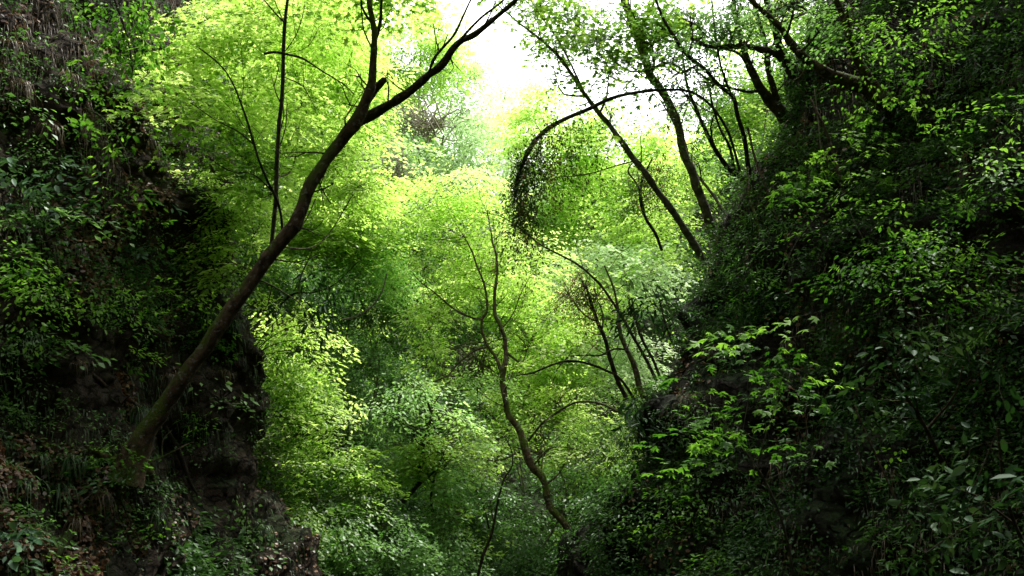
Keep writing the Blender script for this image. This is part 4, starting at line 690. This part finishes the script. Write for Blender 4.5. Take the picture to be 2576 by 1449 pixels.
for a in [('dark drooping grass tuft at the left edge above the leaf ledge', 20, 1115, 70, 'sedge'), ('wide weeping grass tuft left of the trunk hollow', 100, 1150, 80, 'sedge'), ('weeping grass tuft beside the hollow, next to the wide one', 175, 1155, 80, 'sedge'), ('dark weeping grass tuft nearest the trunk hollow on the left', 230, 1160, 70, 'sedge'),
          ('lower weeping grass tuft below the wide one at left', 70, 1215, 90, 'sedge'), ('lower grass tuft below the leaf ledge, second from left', 150, 1225, 80, 'sedge'), ('mixed dry grass tuft under the trunk roots', 255, 1240, 90, 'straw'), ('green grass tuft with fine blades at the foot of the bank', 385, 1290, 100, 'sedge'),
          ('dark grass tuft on the buttress top behind the trunk', 528, 785, 60, 'sedge'), ('dark grass tuft on the rounded rock shoulder', 590, 815, 70, 'sedge'), ('straw-coloured tuft hanging on the rock buttress', 565, 935, 55, 'straw'), ('grey dry grass tuft left of the mossy trunk', 430, 945, 60, 'straw'),
          ('grass tuft above the broken log', 200, 915, 60, 'straw'), ('dark grass tuft on the left bank under the bright shrub', 85, 850, 70, 'sedge'), ('brown grass tuft low on the bank centre', 190, 1310, 80, 'straw'), ('dark grass tuft on the lower rock edge at bottom', 660, 1330, 70, 'sedge'),
          ('small dry tuft high on the left rock face', 405, 480, 50, 'straw'), ('dry grass fringe at the upper left edge', 60, 215, 90, 'straw'), ('dry grass fringe above the dark hollow', 130, 320, 80, 'straw'), ('dry tuft on the upper left cliff between hollows', 210, 420, 70, 'straw'), ('dry grass tuft near the top left corner', 30, 110, 80, 'straw'),
          ('dry fringe left of the hanging leaf cascade', 170, 190, 80, 'straw')]:
    tuft(*a)
for a in [('brown dead fern tuft at the middle of the right cliff', 1990, 860, 60, 'straw'), ('brown dead fern tuft right of the first on the right cliff', 2130, 830, 60, 'straw'), ('dry brown tuft on the dark rock near the crest', 1800, 880, 60, 'straw'), ('small dry tuft in the black recess at lower right', 2240, 1190, 40, 'straw'), ('dry brown tuft under the maple sapling', 1730, 1000, 60, 'straw')]:
    tuft(*a, group='dry tufts on the right cliff')
# ------------------------------------------------------------------ ground cover (uncountable)
def sample(o, n, flt):
    me = o.data; me.calc_loop_triangles(); T = np.empty(len(me.loop_triangles) * 3, np.int32); me.loop_triangles.foreach_get('vertices', T); T = T.reshape(-1, 3)
    v = np.empty(len(me.vertices) * 3, np.float32); me.vertices.foreach_get('co', v); v = v.reshape(-1, 3).astype(float) + np.array(o.location)
    a, b, c = v[T[:, 0]], v[T[:, 1]], v[T[:, 2]]; cr = np.cross(b - a, c - a); ar = np.linalg.norm(cr, axis=1) / 2; ce = (a + b + c) / 3
    rel = ce - CAM; dd = rel @ FW; px = 1288 + F * rel[:, 0] / np.maximum(dd, .1); py = 724.5 - F * (rel @ UP) / np.maximum(dd, .1)
    ok = (dd > 2) & (px > -350) & (px < 2926) & (py > -300) & (py < 1750) & flt(ce, dd)
    w = ar * ok / np.maximum(dd, 3) ** 1.0; w /= w.sum()
    n = n * 3; i = R.choice(len(T), n, p=w)
    vis = np.ones(n, bool); uq, inv = np.unique(i, return_inverse=True); vq = np.ones(len(uq), bool)
    for k_, t_ in enumerate(uq):
        dr_ = ce[t_] - CAM; D_ = np.linalg.norm(dr_); r_ = BV.ray_cast(Vector(CAM), Vector(dr_ / D_), D_ - 1.6)
        vq[k_] = r_[0] is None
    i = i[vq[inv]]; n = len(i); u, q = R.uniform(size=(2, n)); s = u + q > 1; u[s], q[s] = 1 - u[s], 1 - q[s]
    return a[i] + (b - a)[i] * u[:, None] + (c - a)[i] * q[:, None], unit(cr[i]), dd[i]
def cover(name, label, o, S, spec, thr, sc, tint, lift, flt=lambda c, d: d > 0, seed=0., sizebyd=0.0):
    p, nn, dd = sample(o, S * 3, flt); g = vnoise(p, sc, seed); m = g > thr; p, nn, dd, g = p[m][:S], nn[m][:S], dd[m][:S], g[m][:S]
    dr = nn * .6 + R.normal(0, .6, p.shape); dr[:, 2] = dr[:, 2] * .3 - .1
    B = p + nn * R.uniform(.0, lift, (len(p), 1)) - unit(dr) * spec['L'] * .3
    ps, nr, fw, sz, ti = spray_leaves(B, dr, spec, tint + R.normal(0, .14, len(p)) + .3 * vnoise(p, .35, seed + 9))
    if sizebyd: sz = sz * np.repeat(np.clip(dd / sizebyd, .6, 2.2), spec['npl'])
    TOTAL[0] += len(ps); ob = link(name, leaves_mesh(name, M[spec['mat']], spec['tpl'], ps, nr, fw, sz, ti))
    meta(ob, label, 'undergrowth' if 'fallen' not in name else 'leaf litter', kind='stuff')
cover('undergrowth', 'mixed green undergrowth blanketing the far wooded slopes', hill, 7000, SP('diamond', .13, 'green', 1.0, 22, W=.6, nj=.5, thick=.08), -.1, .35, .4, .5, lambda c, d: d > 27, sizebyd=24)
cover('undergrowth', 'undergrowth coloured dark for the shade in the recesses of the gorge sides', hill, 7000, SP('diamond', .095, 'dark', .8, 26, W=.6, nj=.5, thick=.06), -.25, .5, .6, .4, lambda c, d: (d > 14) & (d < 33), 3.)  # dark leaf colour stands in for shade under the overhangs
cover('undergrowth', 'green undergrowth patches on the gorge sides', hill, 3200, SP('diamond', .095, 'green', .8, 26, W=.5, nj=.35, thick=.03), .08, .45, .3, .9, lambda c, d: (d > 14) & (d < 33), 17.)
cover('undergrowth', 'lighter leafy undergrowth patches scattered over the far slopes', hill, 6000, SP('diamond', .13, 'lime', 1.0, 22, W=.6, nj=.5, thick=.10), .08, .3, .35, .9, lambda c, d: (d > 24), 5., 26)
cover('undergrowth', 'low dark herbs and creepers on the gorge floor', hill, 6500, SP('oval', .09, 'green', .5, 16, W=.7, nj=.5, thick=.05), -.3, .8, .2, .25, lambda c, d: (d < 27) & (d > 11) & (c[:, 2] < 0), 1.)
cover('undergrowth', 'small-leaved undergrowth creeping over the left bank', left, 1500, SP('oval', .05, 'green', .4, 12, W=.5, nj=.35, thick=.02), .14, .8, .3, .2)
cover('undergrowth', 'dull moss-green scrub on the upper left rock', left, 1400, SP('diamond', .045, 'green', .35, 14, W=.6, nj=.7, thick=.05), -.05, 1.2, .2, .1, lambda c, d: c[:, 2] > 3.0, 3.)
cover('undergrowth', 'small-leaved creepers speckling the right cliff', right, 5500, SP('oval', .05, 'dark', .4, 14, W=.6, nj=.4, thick=.03), -.05, .7, .55, .2, seed=2.)
cover('undergrowth', 'low ferny growth over the upper half of the right cliff', right, 1500, SP('lance', .07, 'green', .4, 14, W=.4, nj=.35, thick=.02, droop=.5), .05, .9, .1, .3, lambda c, d: d > 0, 12.)
cover('undergrowth', 'dark mossy scrub clinging to the right cliff', right, 4200, SP('diamond', .05, 'dark', .35, 14, W=.6, nj=.7, thick=.05), -.1, 1.1, .4, .1, seed=6.)
def litter(name, label, o, n, thr, sc, seed, flt, mat='dead', size=.06, lift=.03):
    p, nn, dd = sample(o, n * 3, flt); m = vnoise(p, sc, seed) > thr; p, nn = p[m][:n], nn[m][:n]
    ob = link(name, leaves_mesh(name, M[mat], 'round', p + nn * lift, nn + R.normal(0, .5, p.shape) + [0, 0, .5], R.normal(0, 1, p.shape), size * R.uniform(.5, 1.2, len(p)), np.clip(R.normal(.5, .25, len(p)), 0, 1)))
    meta(ob, label, 'leaf litter', kind='stuff')
PXf = lambda c, d: 1288 + F * c[:, 0] / np.maximum(d, .1)
litter('fallen_leaves', 'brown fallen leaves lying over the left bank', left, 14000, .03, .6, 1., lambda c, d: (c[:, 2] < 5) & (PXf(c, d) < 430))
litter('fallen_leaves', 'thin scatter of dead leaves on the dark rock buttress', left, 900, .1, .8, 21., lambda c, d: (c[:, 2] < 5) & (PXf(c, d) > 430))
litter('fallen_leaves', 'reddish dead leaves caught in the upper left cliff', left, 3500, .12, 1.1, 4., lambda c, d: c[:, 2] > 4)
litter('fallen_leaves', 'sparse dead leaves on the right cliff ledges', right, 3500, .15, 1., 8., lambda c, d: d > 0)
def fringe(name, label, o, n, flt, mat, seed, L=.4):
    p, nn, dd = sample(o, n * 3, flt); m = vnoise(p, .9, seed) > .08; p, nn = p[m][:n], nn[m][:n]; n = len(p)
    k = 4; t = np.linspace(0, 1, k); Ls = L * R.uniform(.4, 1.2, n); h = unit(nn * [1, 1, 0] + R.normal(0, .4, (n, 3)) * [1, 1, 0]); sd = np.cross(h, [0, 0, 1.])
    pos = p[:, None] + h[:, None] * (Ls[:, None] * .35 * t)[..., None]; pos[..., 2] += Ls[:, None] * (.25 * t - 1.1 * t ** 2); wv = (R.uniform(.003, .007, n)[:, None] * (1 - .8 * t))
    V = np.stack([pos - sd[:, None] * wv[..., None], pos + sd[:, None] * wv[..., None]], 2).reshape(-1, 3)
    base = (np.arange(n) * k * 2)[:, None, None]; q = np.array([[2 * j, 2 * j + 1, 2 * j + 3, 2 * j + 2] for j in range(k - 1)])[None]
    ob = link(name, mesh_np(name, V, (base + q).ravel(), np.full(n * (k - 1), 4), M[mat], tint=np.repeat(np.clip(R.normal(.45, .25, n), 0, 1), k * 2)))
    meta(ob, label, 'grass', kind='stuff')
fringe('dry_grass', 'dry straw-coloured grass hanging over the upper left cliff', left, 6500, lambda c, d: c[:, 2] > 3.2, 'straw', 2.)
fringe('dry_grass', 'dark grass blades drooping over the lower left bank', left, 4500, lambda c, d: c[:, 2] < 3.2, 'sedge', 7., .3)
fringe('dry_grass', 'dead grass and rootlets hanging over the right cliff', right, 9000, lambda c, d: d > 0, 'straw', 5., .3)
# rock spur under the mossy tree
def boulder(name, label, px, py, d, rx, ry, rz, mat, seed):
    import bmesh
    bm = bmesh.new(); bmesh.ops.create_icosphere(bm, subdivisions=5, radius=1)
    c = P(px, py, d)
    for v in bm.verts:
        q = v.co.copy(); s = 1 + .35 * noise.fractal(q * 1.3 + Vector((seed, 0, 0)), 1, 2, 4) + .15 * (noise.ridged_multi_fractal(q * 2.5, .9, 2.1, 4, 1, 2) - 1) + .12 * noise.noise(Vector((q.x * 3, q.y * 3, q.z * 9)))
        v.co = Vector((q.x * s * rx, q.y * s * ry, q.z * s * rz))
    me = bpy.data.meshes.new(name); bm.to_mesh(me); bm.free(); me.materials.append(M[mat])
    for p_ in me.polygons: p_.use_smooth = True
    o = link(name, me); o.location = c; meta(o, label, 'rock')
boulder('rock_outcrop', 'dark rock spur under the foot of the crooked mossy tree', 1485, 1500, 18.5, .62, 1.3, 1.45, 'rcliff', 3.)
rk = bpy.data.objects['rock_outcrop']; BV = bvh([left, right, hill])
cover('undergrowth', 'creepers draped over the dark rock spur', rk, 260, SP('oval', .06, 'green', .4, 12, W=.6, nj=.5, thick=.03), -.3, .8, .1, .1)
# ------------------------------------------------------------------ light
w = bpy.data.worlds.new('World'); scene.world = w; w.use_nodes = True; nt = w.node_tree; nt.nodes.clear()
sky = nt.nodes.new('ShaderNodeTexSky'); sky.sky_type = 'NISHITA'; sky.sun_disc = False
EL, AZ = 60, 28
sky.sun_elevation = math.radians(EL); sky.sun_rotation = math.radians(AZ); sky.air_density = 1.0; sky.dust_density = 4.0
hs = nt.nodes.new('ShaderNodeHueSaturation'); hs.inputs['Saturation'].default_value = .25; nt.links.new(sky.outputs[0], hs.inputs['Color'])
b1 = nt.nodes.new('ShaderNodeBackground'); b1.inputs[1].default_value = .10; nt.links.new(hs.outputs[0], b1.inputs[0])
b2 = nt.nodes.new('ShaderNodeBackground'); b2.inputs[0].default_value = (.97, .99, 1, 1); b2.inputs[1].default_value = 3.0
ad = nt.nodes.new('ShaderNodeAddShader'); nt.links.new(b1.outputs[0], ad.inputs[0]); nt.links.new(b2.outputs[0], ad.inputs[1])
wo = nt.nodes.new('ShaderNodeOutputWorld'); nt.links.new(ad.outputs[0], wo.inputs[0])
sl = bpy.data.lights.new('sun', 'SUN'); sl.energy = 5.0; sl.angle = math.radians(.5); sl.color = (1, .98, .93)
so = bpy.data.objects.new('sun', sl); COL.objects.link(so)
e, a = math.radians(EL), math.radians(AZ); dv = Vector((math.sin(a) * math.cos(e), math.cos(a) * math.cos(e), math.sin(e)))
so.rotation_euler = (-dv).to_track_quat('-Z', 'Y').to_euler(); so.location = dv * 50
scene.view_settings.view_transform = 'Standard'; scene.view_settings.look = 'None'; scene.view_settings.exposure = 0
scene.cycles.max_bounces = 10; scene.cycles.diffuse_bounces = 7; scene.cycles.transmission_bounces = 8; scene.cycles.glossy_bounces = 2
scene.cycles.caustics_reflective = False; scene.cycles.sample_clamp_indirect = 8
